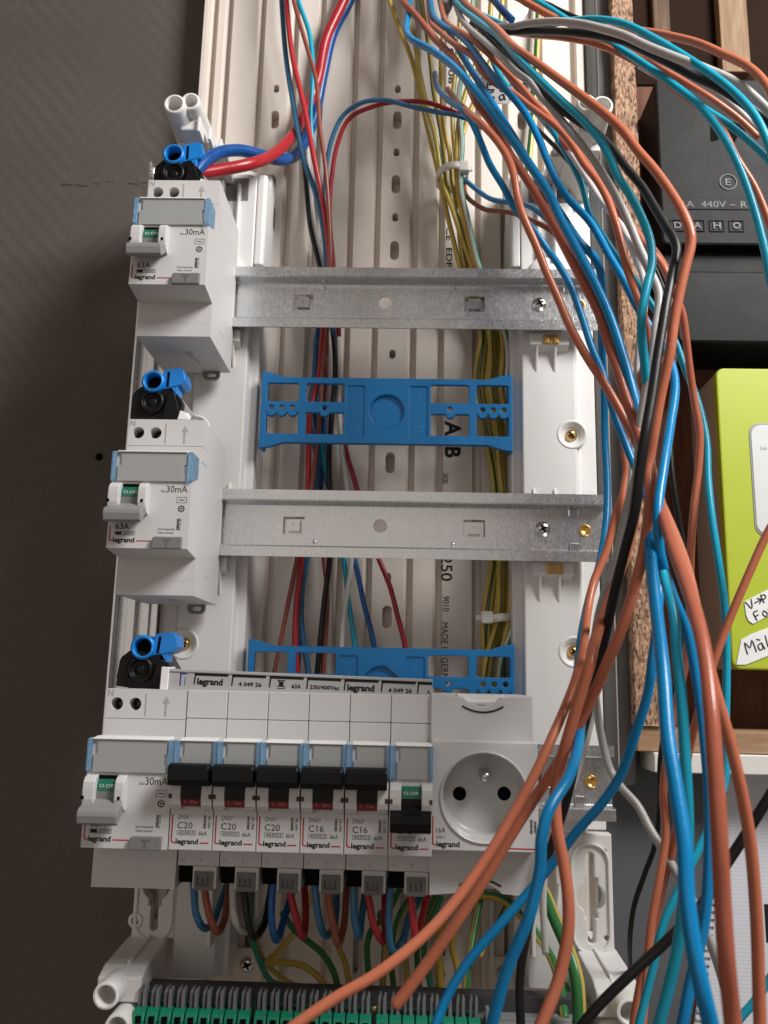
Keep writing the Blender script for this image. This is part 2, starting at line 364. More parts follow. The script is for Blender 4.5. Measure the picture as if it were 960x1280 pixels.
# black fuse box
fb = thing('fuse_box', 'old black fuse box with raised lettering, screwed in the wooden cabinet', 'fuse box', (200, -80, 120))
X0 = PX(823, 200, -48); zt = PZ(860, 98, -48); zb = PZ(860, 306, -48); zm = PZ(860, 250, -48)
MB().plate([rrect(X0, X0+120, zb, zt, 4)], -85.8, -48, 1.6).build('cover', M['oldblack'], fb)
MB().box(X0+2, X0+118, PZ(860, 345, -56), zb-.2, -85.8, -56).build('recess', M['oldblack'], fb, bevel=.8)
lz0, lz1 = PZ(880, 428, -40), PZ(880, 338, -40)
MB().plate([rrect(PX(845, 390, -40), X0+118, lz0, lz1, 3)], -85.8, -40, 1.5).build('lower_cover', mat('bakelite_gloss', (.008,.008,.008), .45, var=.9, vscale=60, spec=.14, bump=.12, bscale=200), fb)
pz = PZ(880, 264, -48)
MB().box(PX(848, 255, -48), X0+116, PZ(850, 262, -48), PZ(850, 247, -48), -48.2, -47.5).build('name_strip', M['oldblack'], fb, bevel=.3)
emb = mat('bakelite_worn', (.042,.042,.042), .45, var=.3, vscale=300)
MB().text('1A  440V ~ REH', PX(853, 259, -48), PZ(853, 259.5, -48), -47.3, 4.2, width=48).build('raised_lettering', emb, fb)
for i, ch in enumerate('DAHO'):
    cx = PX(847+24.5*i, 282, -48); cz = PZ(847, 282, -48)
    fr = MB().plate([rect(cx-4.6, cx+4.6, cz-3.9, cz+3.9), rect(cx-4, cx+4, cz-3.3, cz+3.3)], -48.2, -47.3).build('letter_frame', M['oldblack'], fb)
    MB().text(ch, cx, cz-2, -47.3, 4.1, width=4.6, align='C', bold=.02).build('raised_letter', emb, fr)
ex, _, ez = P(910, 228, -48)
rg = MB().plate([circ(ex, ez, 5.4, 28), circ(ex, ez, 4.9, 28)], -48.3, -47.4); rg.text('E', ex, ez-2.2, -47.5, 4.4, width=3.4, align='C'); rg.build('emblem', emb, fb)
hx, _, hz = P(910, 165, -48)
hb = MB().plate([[(hx-11+random.uniform(-1,1)+22*k/9, hz+6+random.uniform(-2.4,2.4)) for k in range(10)]+[(hx+11-22*k/9, hz-5+random.uniform(-2.5,2.5)) for k in range(10)]], -48.2, -47.6)
hb.build('broken_hole', M['dark'], fb)

# lime meter
mt = thing('electricity_meter', 'lime green meter with grey display panel and two handwritten tape labels', 'meter', (230, -84, -70))
MX, MZ0, MZ1 = 192.5, -68.5, 104.5
MB().plate([rrect(MX+.6, MX+128, MZ0+.6, MZ1-.6, 4)], -85.7, -45.2).build('base', M['metergrey'], mt)
MB().plate([rrect(MX, MX+130, MZ0, MZ1, 5, 6)], -45, -38, 1.0).build('front_cover', M['lime'], mt)
wx = PX(948, 700, -38)
MB().plate([rrect(wx, MX+112, PZ(950, 668, -38), PZ(950, 532, -38), 6, 6)], -38.2, -37.2, .3).build('display_panel', M['meterpanel'], mt)
MB().plate([rrect(wx-.9, MX+113, PZ(950, 671, -38), PZ(950, 529, -38), 6.6, 6)], -38.3, -37.6, .2).build('panel_frame', mat('panel_rim', (.30,.31,.31), .4), mt)
MB().text('Lin', PX(951, 562, -37), PZ(951, 562, -37), -37.0, 2.2).build('printed_text', M['engrave'], mt)
def strokes(mb, lines, org, ux, uz, d, w):
    """hand lettering: polylines in unit coordinates laid on the plane at depth d"""
    for ln in lines:
        pts = [(org[0]+ux[0]*x+uz[0]*y, d, org[1]+ux[1]*x+uz[1]*y) for x, y in ln]
        mb.tube(pts, w, 6, 3)
    return mb
GL = {'V': [[(0,1),(.35,0),(.8,1.05)]], '>': [[(0,.45),(.8,.5)],[(.5,.85),(.9,.5),(.5,.15)]], 'P': [[(.1,0),(.12,1)],[(.1,1),(.6,.85),(.55,.5),(.1,.42)]],
      'F': [[(.1,0),(.12,1),(.7,1.02)],[(.1,.52),(.55,.55)]], 'O': [[(.4,.75),(.1,.4),(.35,0),(.65,.3),(.4,.75)]], 'U': [[(.05,.75),(.12,.1),(.5,.05),(.62,.75),(.62,.05)]],
      'R': [[(.1,0),(.1,.75),(.5,.7),(.45,.42),(.1,.38),(.6,0)]], 'M': [[(0,0),(.1,1),(.4,.45),(.75,1.05),(.8,0)]], 'a': [[(.5,.6),(.15,.45),(.2,.05),(.5,.15),(.52,.6),(.62,0)],[(.2,1),(.5,.85)]],
      'L': [[(.1,1.1),(.05,0),(.7,.1)]], 'E': [[(.65,1),(.1,.95),(.05,0),(.65,.02)],[(.08,.5),(.5,.52)]], 'l': [[(.1,1.1),(.1,0)]], 'S': [[(.6,.95),(.15,.8),(.3,.5),(.6,.3),(.3,0),(0,.1)]], 'm': [[(0,0),(.1,.55),(.3,.1),(.45,.55),(.6,.1),(.8,.5)]], 'i': [[(.1,.6),(.1,0)]], 'r': [[(.05,0),(.1,.55),(.5,.6)]]}
def hand(mb, txt, org, ang, h, d, w, sp=.95):
    c, n = math.cos(ang), math.sin(ang); x = 0
    for ch in txt:
        if ch in GL: strokes(mb, GL[ch], (org[0]+c*x*h, org[1]+n*x*h), (c*h, n*h), (-n*h, c*h), d, w)
        x += sp
    return mb
def tape(pts, d, parent, lines):
    poly = [(P(x, y, d)[0], P(x, y, d)[2]) for x, y in pts]
    t = MB().plate([poly], d, d+.5, .12).build('tape_label', M['tape'], parent)
    k = MB()
    for (txt, px, py, ang, h) in lines:
        q = P(px, py, d); hand(k, txt, (q[0], q[2]), ang, h, d+.6, .34)
    k.build('handwriting', M['ink'], t)
tape([(930,752),(990,722),(996,752),(941,780),(935,776),(932,768)], -37.9, mt, [('V>P', 936, 762, .42, 4.6), ('FOUR', 945, 776, .42, 4.6)])
tape([(926,800),(938,793),(1000,770),(1002,803),(932,831),(920,831)], -37.9, mt, [('MaL', 934, 818, .30, 6.4)])

# spiral notebook page
nb = thing('notebook_page', 'lined white page torn from a spiral notebook against the grey wall', 'paper', (200, -48, -250))
pm = bpy.data.materials.new('lined_paper'); pm.use_nodes = True; nt = pm.node_tree
tcn = nt.nodes.new('ShaderNodeTexCoord'); sx = nt.nodes.new('ShaderNodeSeparateXYZ'); nt.links.new(tcn.outputs['Object'], sx.inputs[0])
m1 = nt.nodes.new('ShaderNodeMath'); m1.operation = 'PINGPONG'; m1.inputs[1].default_value = .00095; nt.links.new(sx.outputs['Z'], m1.inputs[0])
m2 = nt.nodes.new('ShaderNodeMath'); m2.operation = 'LESS_THAN'; m2.inputs[1].default_value = .00028; nt.links.new(m1.outputs[0], m2.inputs[0])
mx = nt.nodes.new('ShaderNodeMix'); mx.data_type = 'RGBA'; mx.inputs[6].default_value = (.60,.61,.65,1); mx.inputs[7].default_value = (.53,.54,.60,1); nt.links.new(m2.outputs[0], mx.inputs[0])
nt.links.new(mx.outputs[2], nt.nodes['Principled BSDF'].inputs['Base Color']); nt.nodes['Principled BSDF'].inputs['Roughness'].default_value = .7
la, lb = P(908, 968, -47), P(874, 1290, -47); ol = []
k = 34
for i in range(k+1):
    t = i/k; bx = la[0]+(lb[0]-la[0])*t; bz = la[2]+(lb[2]-la[2])*t
    dz = (lb[2]-la[2])/k*.5
    ol += [(bx+1.5, bz), (bx-2.4+random.uniform(-.9,.6), bz+.1), (bx-2.2, bz+dz), (bx+1.5, bz+dz*1.02)]
ol += [(lb[0]+150, lb[2]-4), (la[0]+150, la[2]+3)]
pg = MB().plate([ol], -47.4, -47.0).build('page', pm, nb)
bl = MB(); bl.plate([[(lb[0]-3, lb[2]-2), (lb[0]+145, lb[2]-4), (la[0]+144, la[2]+1.5), (la[0]+2, la[2]-2)]], -49.6, -48.2); bl.build('under_pages', mat('paper_stack', (.55,.55,.56), .7), nb)
cr = MB(); q0, q1 = P(955, 1130, -47), P(955, 1178, -47)
cr.box(q0[0], q0[0]+12, q1[2], q0[2], -46.95, -46.8); cr.build('black_sketch', M['print'], pg)

# ------------------------------------------------------------------ trunking behind everything
GC = 3.8
trunk = thing('trunking', 'wide white ribbed trunking base coloured as in warm shade, with slots and printed type marks', 'trunking', (GC, -49, -330))
prof = []; xs = sorted([GC+s*g for g in (11.5, 28, 50, 67, 89, 110.5, 120) for s in (-1, 1)])
xl, xr = GC-124.7, GC+124.7
prof = [(xl, -49.5), (xl, -32), (xl+2.2, -32), (xl+2.2, -40)]
for g in xs: prof += [(g-2.9, -40), (g-.6, -45.2), (g+2.0, -45.2), (g+2.6, -40)]
prof += [(xr-2.2, -40), (xr-2.2, -32), (xr, -32), (xr, -49.5)]
# keep the section monotone
ok = [prof[0]]
for q in prof[1:]:
    if q[0] >= ok[-1][0]-1e-6: ok.append(q)
back = MB(); back.prism(ok, 'z', -330, 640)
def punch(o, cut):
    co = cut.build('cutter', M['shadewhite'], o.parent)
    bo = o.modifiers.new('b', 'BOOLEAN'); bo.operation = 'DIFFERENCE'; bo.object = co; bo.solver = 'EXACT'
    bpy.context.view_layer.update()
    nm = bpy.data.meshes.new_from_object(o.evaluated_get(bpy.context.evaluated_depsgraph_get())); o.modifiers.clear(); o.data = nm
    bpy.data.objects.remove(co)
bp_ = back.build('base_profile', M['shadewhite'], trunk)
cut = MB()                                   # slots punched right through the flat bands
def slot(col, z, r, h):
    cut.prism([(col+r*math.cos(a), z+h+r*math.sin(a)) for a in [math.pi*i/8 for i in range(9)]]+[(col+r*math.cos(a), z-h+r*math.sin(a)) for a in [math.pi+math.pi*i/8 for i in range(9)]], 'd', -49.2, -30)
for col in (-73.6, 3.7, 81.7):
    for k in range(13):
        for small, z0 in ((True, 289), (False, 267)):
            z = z0-44.4*k
            if z < -215: continue
            slot(col, z, *((1.9, 1.0) if small else (2.7, 3.6)))
for px, py0, py1 in ((312, 1110, 1198), (445, 1170, 1216)):
    a, b = P(px, py0, -40), P(px, py1, -40); slot(a[0], (a[2]+b[2])/2, 1.3, (a[2]-b[2])/2)
punch(bp_, cut)
punch(bp_, MB().box(117, 140, -340, -129, -60, -20))
PT = -39.8
def vtext(txt, px, py0, py1, cap, bold=.0):
    a, b = P(px, py0, PT), P(px, py1, PT)
    MB().text(txt, a[0], a[2], PT, cap, width=abs(a[2]-b[2]), rot=-math.pi/2, bold=bold).build('printed_mark', M['print'], trunk)
vtext('ABB', 557, 526, 572, 8.6, .035)
vtext('CZ 250', 552, 660, 726, 6.2, .01)
vtext('9010', 553.5, 745, 764, 3.6); vtext('MADE IN', 552, 778, 818, 3.6); vtext('GERMANY', 552, 822, 872, 3.6)
vtext('1K00', 553, 592, 604, 3.4); vtext('CE  EDF', 558, 284, 334, 3.6, .01); vtext('CE 08 22', 561, 60, 128, 3.4, .01)
vtext('F  COM', 545, 1185, 1262, 4.6, .02)
for px, py in ((309, 1206), (629, 1217)):
    q = P(px, py, -37); pl = MB().box(q[0]-7.5, q[0]+7.5, q[2]-14, q[2]+8, -40.2, -37.2).build('fixing_plate', M['shadewhite'], trunk, bevel=.5)
    screw_head(q[0], q[2], -37.2, 3.0, M['screw'], trunk)

# ------------------------------------------------------------------ white mounting frame
fr = thing('mounting_frame', 'white moulded plastic mounting frame with two columns carrying the metal rails', 'mounting frame', (0, -40, -222))
def mirror(poly, s): return [(x*s, y) for x, y in poly]
for s in (-1, 1):
    up = MB()
    sec = [(70,-40.5),(70,-11),(74.6,-11),(75.4,-4),(104,-4),(107.5,-14),(116.5,-14),(116.5,-40.5)]
    up.prism(mirror(sec, s), 'z', -150, 204)
    colm = up.build('column', M['white'], fr, bevel=.7); cuts = MB()
    for px, py in ((715, 543), (718, 815)):
        q = P(px, py, -4); cuts.lathe((s*q[0], 0, q[2]), 'd', [(7.6,-20),(7.6,20)], 28)
    punch(colm, cuts)
    # upper head with the cover posts
    hd = MB()
    hd.prism(mirror([(70,-40),(70,-20),(84,-16),(112,-16),(116,-20),(116,-40)], s), 'z', 188, 216)
    hd.prism(mirror([(74,-40),(74,-8),(80,-4),(104,-4),(108,-10),(108,-40)], s), 'z', 188, 206)
    hd.prism(mirror([(69.5,-30),(69.5,-6),(71,-4.5),(75,-4.5),(75,-30)], s), 'z', 150, 206)
    hd.prism(mirror([(84,-10),(84,-1.5),(86,-1.5),(86,-10)], s), 'z', 152, 199); hd.prism(mirror([(93,-10),(93,2),(95,2),(95,-10)], s), 'z', 152, 199)
    hd.build('head', M['white'], fr, bevel=.8)
    for (x, z, r, d1) in ((110.8, 213.6, 5.5, 47), (103.4, 217.4, 5.0, 44)):
        ps = MB().lathe((s*x, 0, z), 'd', [(r+3.2,-38),(r+.2,d1-2),(r,d1-.5),(r-.5,d1),(r-1.35,d1),(r-1.5,d1-16),(.3,d1-16)], 26)
        ps.build('cover_post', M['white'], fr, bevel=.4)
    # stepped fins and gusset between head and post
    for k, (xa, xb, d1) in enumerate(((98.8, 100.6, 38), (94.6, 96.4, 31), (90.2, 92, 24))):
        MB().prism([(-38, 199), (d1, 204), (d1, 212.5-1.6*k), (-38, 216-2*k)], 'x', s*xa, s*xb).build('fin', M['white'], fr, bevel=.5)
    MB().prism([(-38, 197), (36, 206), (36, 212), (-38, 217)], 'x', s*100.4, s*110).build('post_web', M['white'], fr, bevel=.8); MB().prism([(-38, 197), (20, 202), (18, 207), (-38, 210)], 'x', s*89, s*113).build('fin_web', M['white'], fr, bevel=.5)
    MB().prism([(-40,208),(-12,206),(24,207),(24,203),(-8,196),(-40,196)], 'x', s*96, s*114.5).build('gusset', M['white'], fr, bevel=.6)
    # lower foot: keyhole plate, slanted arm, post
    kz = -180; kx = s*106.3
    key = []
    for a in range(0, 181, 15): key.append((kx+1.9*math.cos(math.radians(a)), kz+19+1.9*math.sin(math.radians(a))))
    key += [(kx-1.9, kz+9.5), (kx-3.6, kz+9), (kx-3.6, kz+6)]
    for a in range(125, 236, 12): key.append((kx+6.8*math.cos(math.radians(a)), kz+6.8*math.sin(math.radians(a))))
    key += [(kx-3.2, kz-6), (kx-3.2, kz-9), (kx-1.9, kz-9.6)]
    for a in range(180, 361, 15): key.append((kx+1.9*math.cos(math.radians(a)), kz-19+1.9*math.sin(math.radians(a))))
    key += [(kx+1.9, kz-9.6), (kx+3.2, kz-9), (kx+3.2, kz-6)]
    for a in range(-55, 56, 12): key.append((kx+6.8*math.cos(math.radians(a)), kz+6.8*math.sin(math.radians(a))))
    key += [(kx+3.6, kz+6), (kx+3.6, kz+9), (kx+1.9, kz+9.5)]
    outl = [(s*96, -150.5), (s*117, -150.5), (s*117, -204), (s*96, -204)]
    ft = MB().plate([outl, key, circ(s*113.4, -158.5, 1.1, 10), circ(s*113.4, -198, 1.2, 10)], -14, -6, .6)
    rim = [(kx+s*0+(x-kx)*1.0, z) for x, z in rrect(kx-9.6, kx+9.4, kz-25.5, kz+25.5, 9, 6)]
    rin = rrect(kx-8.4, kx+8.2, kz-24.3, kz+24.3, 8, 6)
    ft.plate([rim, rin], -7, -4.6, .5)
    ft.build('keyhole_plate', M['white'], fr)
    arm = MB()
    arm.prism([(-40,-203.7),(-6,-203.7),(27,-206),(35,-209),(35,-219),(-40,-222)], 'x', s*99, s*118.5)
    arm.build('foot_arm', M['white'], fr, bevel=.9)
    for (x, z, r, d1) in ((110.5, -212.6, 5.5, 47), (105, -225, 5.4, 46)):
        ps = MB().lathe((s*x, 0, z), 'd', [(r+.9,-38),(r+.1,d1-.5),(r-.5,d1),(r-1.4,d1),(r-1.6,d1-14),(.3,d1-14)], 26)
        ps.prism([(-38, z+r*.5), (34, z+r*.5), (26, z+r*1.5), (-38, z+r*2.2)], 'x', s*(x-3)-.7, s*(x-3)+.7)
        ps.build('cover_post', M['white'], fr, bevel=.4)
    # inner skirt that flares behind the breakers
    sk = MB()
    sk.prism(mirror([(70,-40),(70,-13),(72.5,-13),(76,-8),(96,-6),(96,-9),(78,-12),(74,-40)], s), 'z', -222, -150.5)
    sk.prism(mirror([(60,-39.6),(60,-33),(62,-33),(62,-39.6)], s), 'z', -222, -150.5)
    sk.prism(mirror([(76,-8),(76,4),(78,4),(78,-8)], s), 'z', -205, -152)
    sk.prism([(-8, -150.5), (6, -150.5), (2, -172), (-8, -190)], 'x', s*88, s*90)
    sk.build('lower_skirt', M['white'], fr, bevel=.5)
    # rail brackets with brass nuts
    for rz in (125, 0):
        bk = MB()
        bk.prism([(-6, rz-17), (1.5, rz-17), (1.5, rz-23.5), (-6, rz-27)], 'x', s*79, s*100)
        for x in (83, 93):
            bk.prism([(-6, rz-22), (1.2, rz-23), (-3.8, rz-37), (-6, rz-37)], 'x', s*x-.7, s*x+.7)
        bk.build('rail_bracket', M['white'], fr, bevel=.4)
        for x in (81, 92):
            MB().prism([(-6, rz+17), (0, rz+17), (-4.4, rz+24), (-6, rz+24)], 'x', s*x-.8, s*x+.8).build('rail_stop', M['white'], fr, bevel=.3)
        if s == 1:
            nt_ = MB(); nt_.box(86, 94.5, rz-23.2, rz-18.2, .6, 2.2); nt_.box(86.6, 88.8, rz-23, rz-18.2, 2.2, 3.2); nt_.box(91.7, 93.9, rz-23, rz-18.2, 2.2, 3.2)
            nt_.build('cage_nut', M['brass'], fr, bevel=.2)
    for px, py in ((715, 543), (718, 815)):
        q = P(px, py, -4); x, z = s*q[0], q[2]
        c = MB().lathe((x, 0, z), 'd', [(8.2,-13),(8.2,-4.0),(7.5,-3.6),(6.6,-3.9),(4.9,-6.4),(.3,-6.6)], 28).build('screw_cup', M['white'], fr)
        screw_head(x, z, -6.6, 2.6, M['brass'], fr)
q = P(171, 1149, -8)
MB().plate([circ(q[0], q[2], 3.6, 18), circ(q[0], q[2], 1.9, 14)], -11, -5, .5).build('edge_loop', M['white'], fr)
# dome bosses seen just above the upper rail
for s in (-1, 1):
    MB().lathe((s*88, -6, 146), 'd', [(8.5,-2),(8.5,4),(7.8,5),(.3,5.2)], 24).build('boss', M['white'], fr)
# hollow behind the devices: vertical steel strip on the left
ss = thing('steel_strip', 'upright galvanized steel strip at the outer edge behind the residual current devices', 'metal strip', (-130, -6, -118))
MB().prism([(-137.5,-8),(-137.5,0),(-136,0),(-136,-6),(-130.5,-6),(-130.5,-1.5),(-126,-1.5),(-126,-6),(-120,-6),(-120,-8)], 'z', -118, 211).build('strip', M['zinc'], ss, bevel=.25)
MB().box(-120.2, -116.2, -118, 190, -9.5, -8.2).build('bracket_flange', M['zinc'], ss, bevel=.2)

# ------------------------------------------------------------------ DIN rails
LIPH, LIPD = 17.5, 7.5
def rail(rz, label, holes):
    r = thing('din_rail', label, 'rail', (0, 0, rz), 'galvanized mounting rails across the frame')
    x0, x1 = -117, 116.4
    sec_t = [(0,12.2),(1,12.2),(1,13.2),(6.5,13.6),(6.5,17.5),(7.5,17.5),(7.5,12.6),(1,11.9),(0,11.9)]
    m = MB()
    top = [(-.6, rz+11.8), (.5, rz+11.8), (.6, rz+12.6), (6.4, rz+13.2), (6.5, rz+17.5), (7.5, rz+17.5), (7.5, rz+12.4), (6.9, rz+11.8), (1.6, rz+11.1), (.5, rz+10.6), (-.6, rz+10.6)]
    bot = [(d, 2*rz-z) for d, z in top]
    m.prism(top, 'x', x0, x1); m.prism(bot, 'x', x0, x1)
    hl = [rect(x0, x1, rz-11.9, rz+11.9)]
    for kind, x in holes:
        if kind == 'round': hl.append(circ(x, rz+.4, 3.6, 22))
        if kind == 'square': hl.append(rect(x-5.6, x+5.6, rz-4.6, rz+4.6))
        if kind == 'notch': hl += [rect(x-2.6, x+2.6, rz+7.2, rz+11.4), rect(x-2.6, x+2.6, rz-11.4, rz-7.2)]
    m.plate(hl, -.6, .5)
    m.build('rail', M['zinc'], r)
    for kind, x in holes:
        if kind == 'square':
            t = MB(); t.box(x-5.4, x+5.4, rz-4.5, rz+4.5, -5, -3.2); t.box(x-3.2, x+3.2, rz-3, rz+3, -3.2, -.2)
            t.plate([rect(x-3.2, x+3.2, rz-3, rz+3), circ(x, rz, .9, 12)], -.2, .7)
            t.build('spring_clip', M['screw'], r, bevel=.2)
        if kind == 'screw': screw_head(x, rz+.2, .6, 3.1, M['screw'], r)
        if kind == 'rivet':
            t = MB().lathe((x, 0, rz), 'd', [(3.1,.4),(3.1,1.0),(2.7,1.5),(2.2,1.3),(1.7,.75),(.2,.7)], 20); t.build('rivet', M['orangehole'], r)
        if kind == 'dimple':
            t = MB().lathe((x, 0, rz+(8.5 if rz > 50 else -8.6)), 'd', [(1.3,.4),(1.0,1.0),(.2,1.3)], 12); t.build('dimple', M['zinc'], r)
        if kind == 'notch':
            t = MB(); t.box(x-2.3, x+2.3, rz+7, rz+10.9, .5, 1.5); t.box(x-2.3, x+2.3, rz-10.9, rz-7, .5, 1.5); t.build('folded_tab', M['screw'], r, bevel=.3)
    return r
base_h = [('square', -45.2), ('round', 0), ('square', 49), ('screw', 84.5), ('rivet', 106.3), ('dimple', -34), ('dimple', 38), ('notch', 100.5)]
rail(125, 'top galvanized rail carrying only one residual current device, two screws visible above the other rail', base_h)
rail(0, 'middle galvanized rail carrying one residual current device between the two blue cable holders', base_h)
rail(-125, 'lowest galvanized rail, mostly hidden behind the full row of breakers', base_h)

# ------------------------------------------------------------------ blue cable holders
def holder(zc, label):
    h = thing('cable_holder', label, 'cable holder', (2.3, -4, zc), 'blue plastic cable holders between the columns')
    c = 2.3; D0, D1 = -6.2, -3.4
    x0, x1 = c-68.8, c+67.6
    out = [(x0, zc-21.8), (x0+6, zc-20.8), (x0+13, zc-18.6), (x1-13, zc-18.6), (x1-6, zc-20.8), (x1, zc-21.8), (x1, zc+21.8), (x1-6, zc+20.8), (x1-13, zc+18.6), (x0+13, zc+18.6), (x0+6, zc+20.8), (x0, zc+21.8)]
    hs = []
    def scal(xa, xb, holes, zlo, zhi):       # lower cell with a scalloped upper edge
        pts = [(xa, zlo), (xb, zlo), (xb, zhi)]
        for hx in sorted(holes, reverse=True):
            for a in range(0, 181, 30): pts.append((hx+2.6*math.cos(math.radians(a)), zhi-2.2*math.sin(math.radians(a))))
        pts.append((xa, zhi)); return pts
    for s in (-1, 1):
        for (a, b, hx) in ((48.2, 65.6, (51.5, 57.3, 63)), (23.6, 44.2, (34,))):
            xa, xb = sorted((c+s*a, c+s*b)); hx = [c+s*q for q in hx]
            hs.append(rrect(xa, xb, zc+4.8, zc+15.2, 1.2, 2))
            hs.append(scal(xa, xb, hx, zc-13.4, zc-1.4))
            for q in hx: hs.append(circ(q, zc+1.4, 1.35, 12))
    hs.append(circ(c, zc, 9.6, 32))
    for x in (-17.2, 17.0): hs.append(rrect(c+x-4.8, c+x+4.8, zc-14.6, zc+14.2, .8, 2))
    m = MB().plate([out]+hs, D0, D1, .35)
    m.box(x0+13, x1-13, zc-18.4, zc-17.4, D1-.3, D1+.7)
    m.box(x0+.2, x0+2.2, zc-21, zc+21, -14, D1-.3); m.box(x1-2.2, x1-.2, zc-21, zc+21, -14, D1-.3)
    m.build('holder_plate', M['blue'], h)
    MB().lathe((c, 0, zc), 'd', [(9.8,-6.5),(9.8,-3.8),(9.3,-3.5),(8.9,-5.5),(.2,-5.5)], 36, smooth=False).build('round_recess', M['blue'], h)
    for x in (-17.2, 17.0):
        p = MB().box(c+x-4.9, c+x+4.9, zc-14.7, zc+14.3, -6, -4.1).build('recessed_panel', M['blue'], h)
        t = MB(); t.text('CE', c+x, zc-11.5, -3.9, 3.4, align='C'); t.text('ABB' if x < 0 else 'PS', c+x-1.4, zc+11, -3.9, 2.6, rot=-math.pi/2); t.build('moulded_marks', mat('blue_mark', (.02,.24,.60), .45), p)
    return h
holder(64.4, 'blue plastic cable holder plate between the two upper rails, fully visible')
holder(-80.8, 'blue plastic cable holder plate whose lower half is hidden by the breaker row')
# ------------------------------------------------------------------ modular devices
FD, SD = 70.0, 53.5          # front face and shoulder depth
def arc_pts(cx, cz, r, a0, a1, n=10): return [(cx+r*math.cos(math.radians(a0+(a1-a0)*i/n)), cz+r*math.sin(math.radians(a0+(a1-a0)*i/n))) for i in range(n+1)]
def ring(m, x0, x1, z0, z1, w, d):
    m.plate([rect(x0, x1, z0, z1), rect(x0+w, x1-w, z0+w, z1-w)], d-.04, d+.04)
def red_L(m, x, z0, z1, foot, d, w=.55):
    r = 1.1
    out = [(x, z1)]+[(x+r-r*math.cos(math.radians(a)), z0+r-r*math.sin(math.radians(a))) for a in range(0, 91, 15)]+[(x+foot, z0)]
    inn = [(x+foot, z0+w)]+[(x+r-(r-w)*math.cos(math.radians(a)), z0+r-(r-w)*math.sin(math.radians(a))) for a in range(90, -1, -15)]+[(x+w, z1)]
    m.prism(out+inn, 'd', d-.04, d+.05)
def lever_off(xa, xb, mtl, root, w):       # toggle hanging down
    m = MB()
    sec = [(70,-3.8),(73.4,-4.6),(75.6,-6.4),(78.0,-7.0),(79.6,-8.2),(80.0,-10),(79.4,-13.0),(78,-13.9),(76.8,-12.8),(74.4,-10.8),(72,-9),(70,-8.6)]
    m.prism(sec, 'x', xa, xb)
    return m.build('lever', mtl, root, True, bevel=.5, seg=3)
def cheek(m, x0, x1, z0, z1, dd=75.2):
    sec = [(69.5,z1),(71.5,z1),(73.5,z1-.8),(74.9,z1-2.6),(dd,z1-5.2),(dd,z0+4.8),(74.6,z0+2.6),(73.2,z0+1),(71.5,z0+.1),(69.5,z0)]
    m.prism(sec, 'x', x0, x1)
def barcode(m, x, z0, z1, d):
    z = z1
    while z > z0+.2:
        h = random.choice((.12,.2,.3)); m.box(x, x+1.05, max(z0, z-h), z, d-.02, d+.05); z -= h+random.choice((.1,.16))
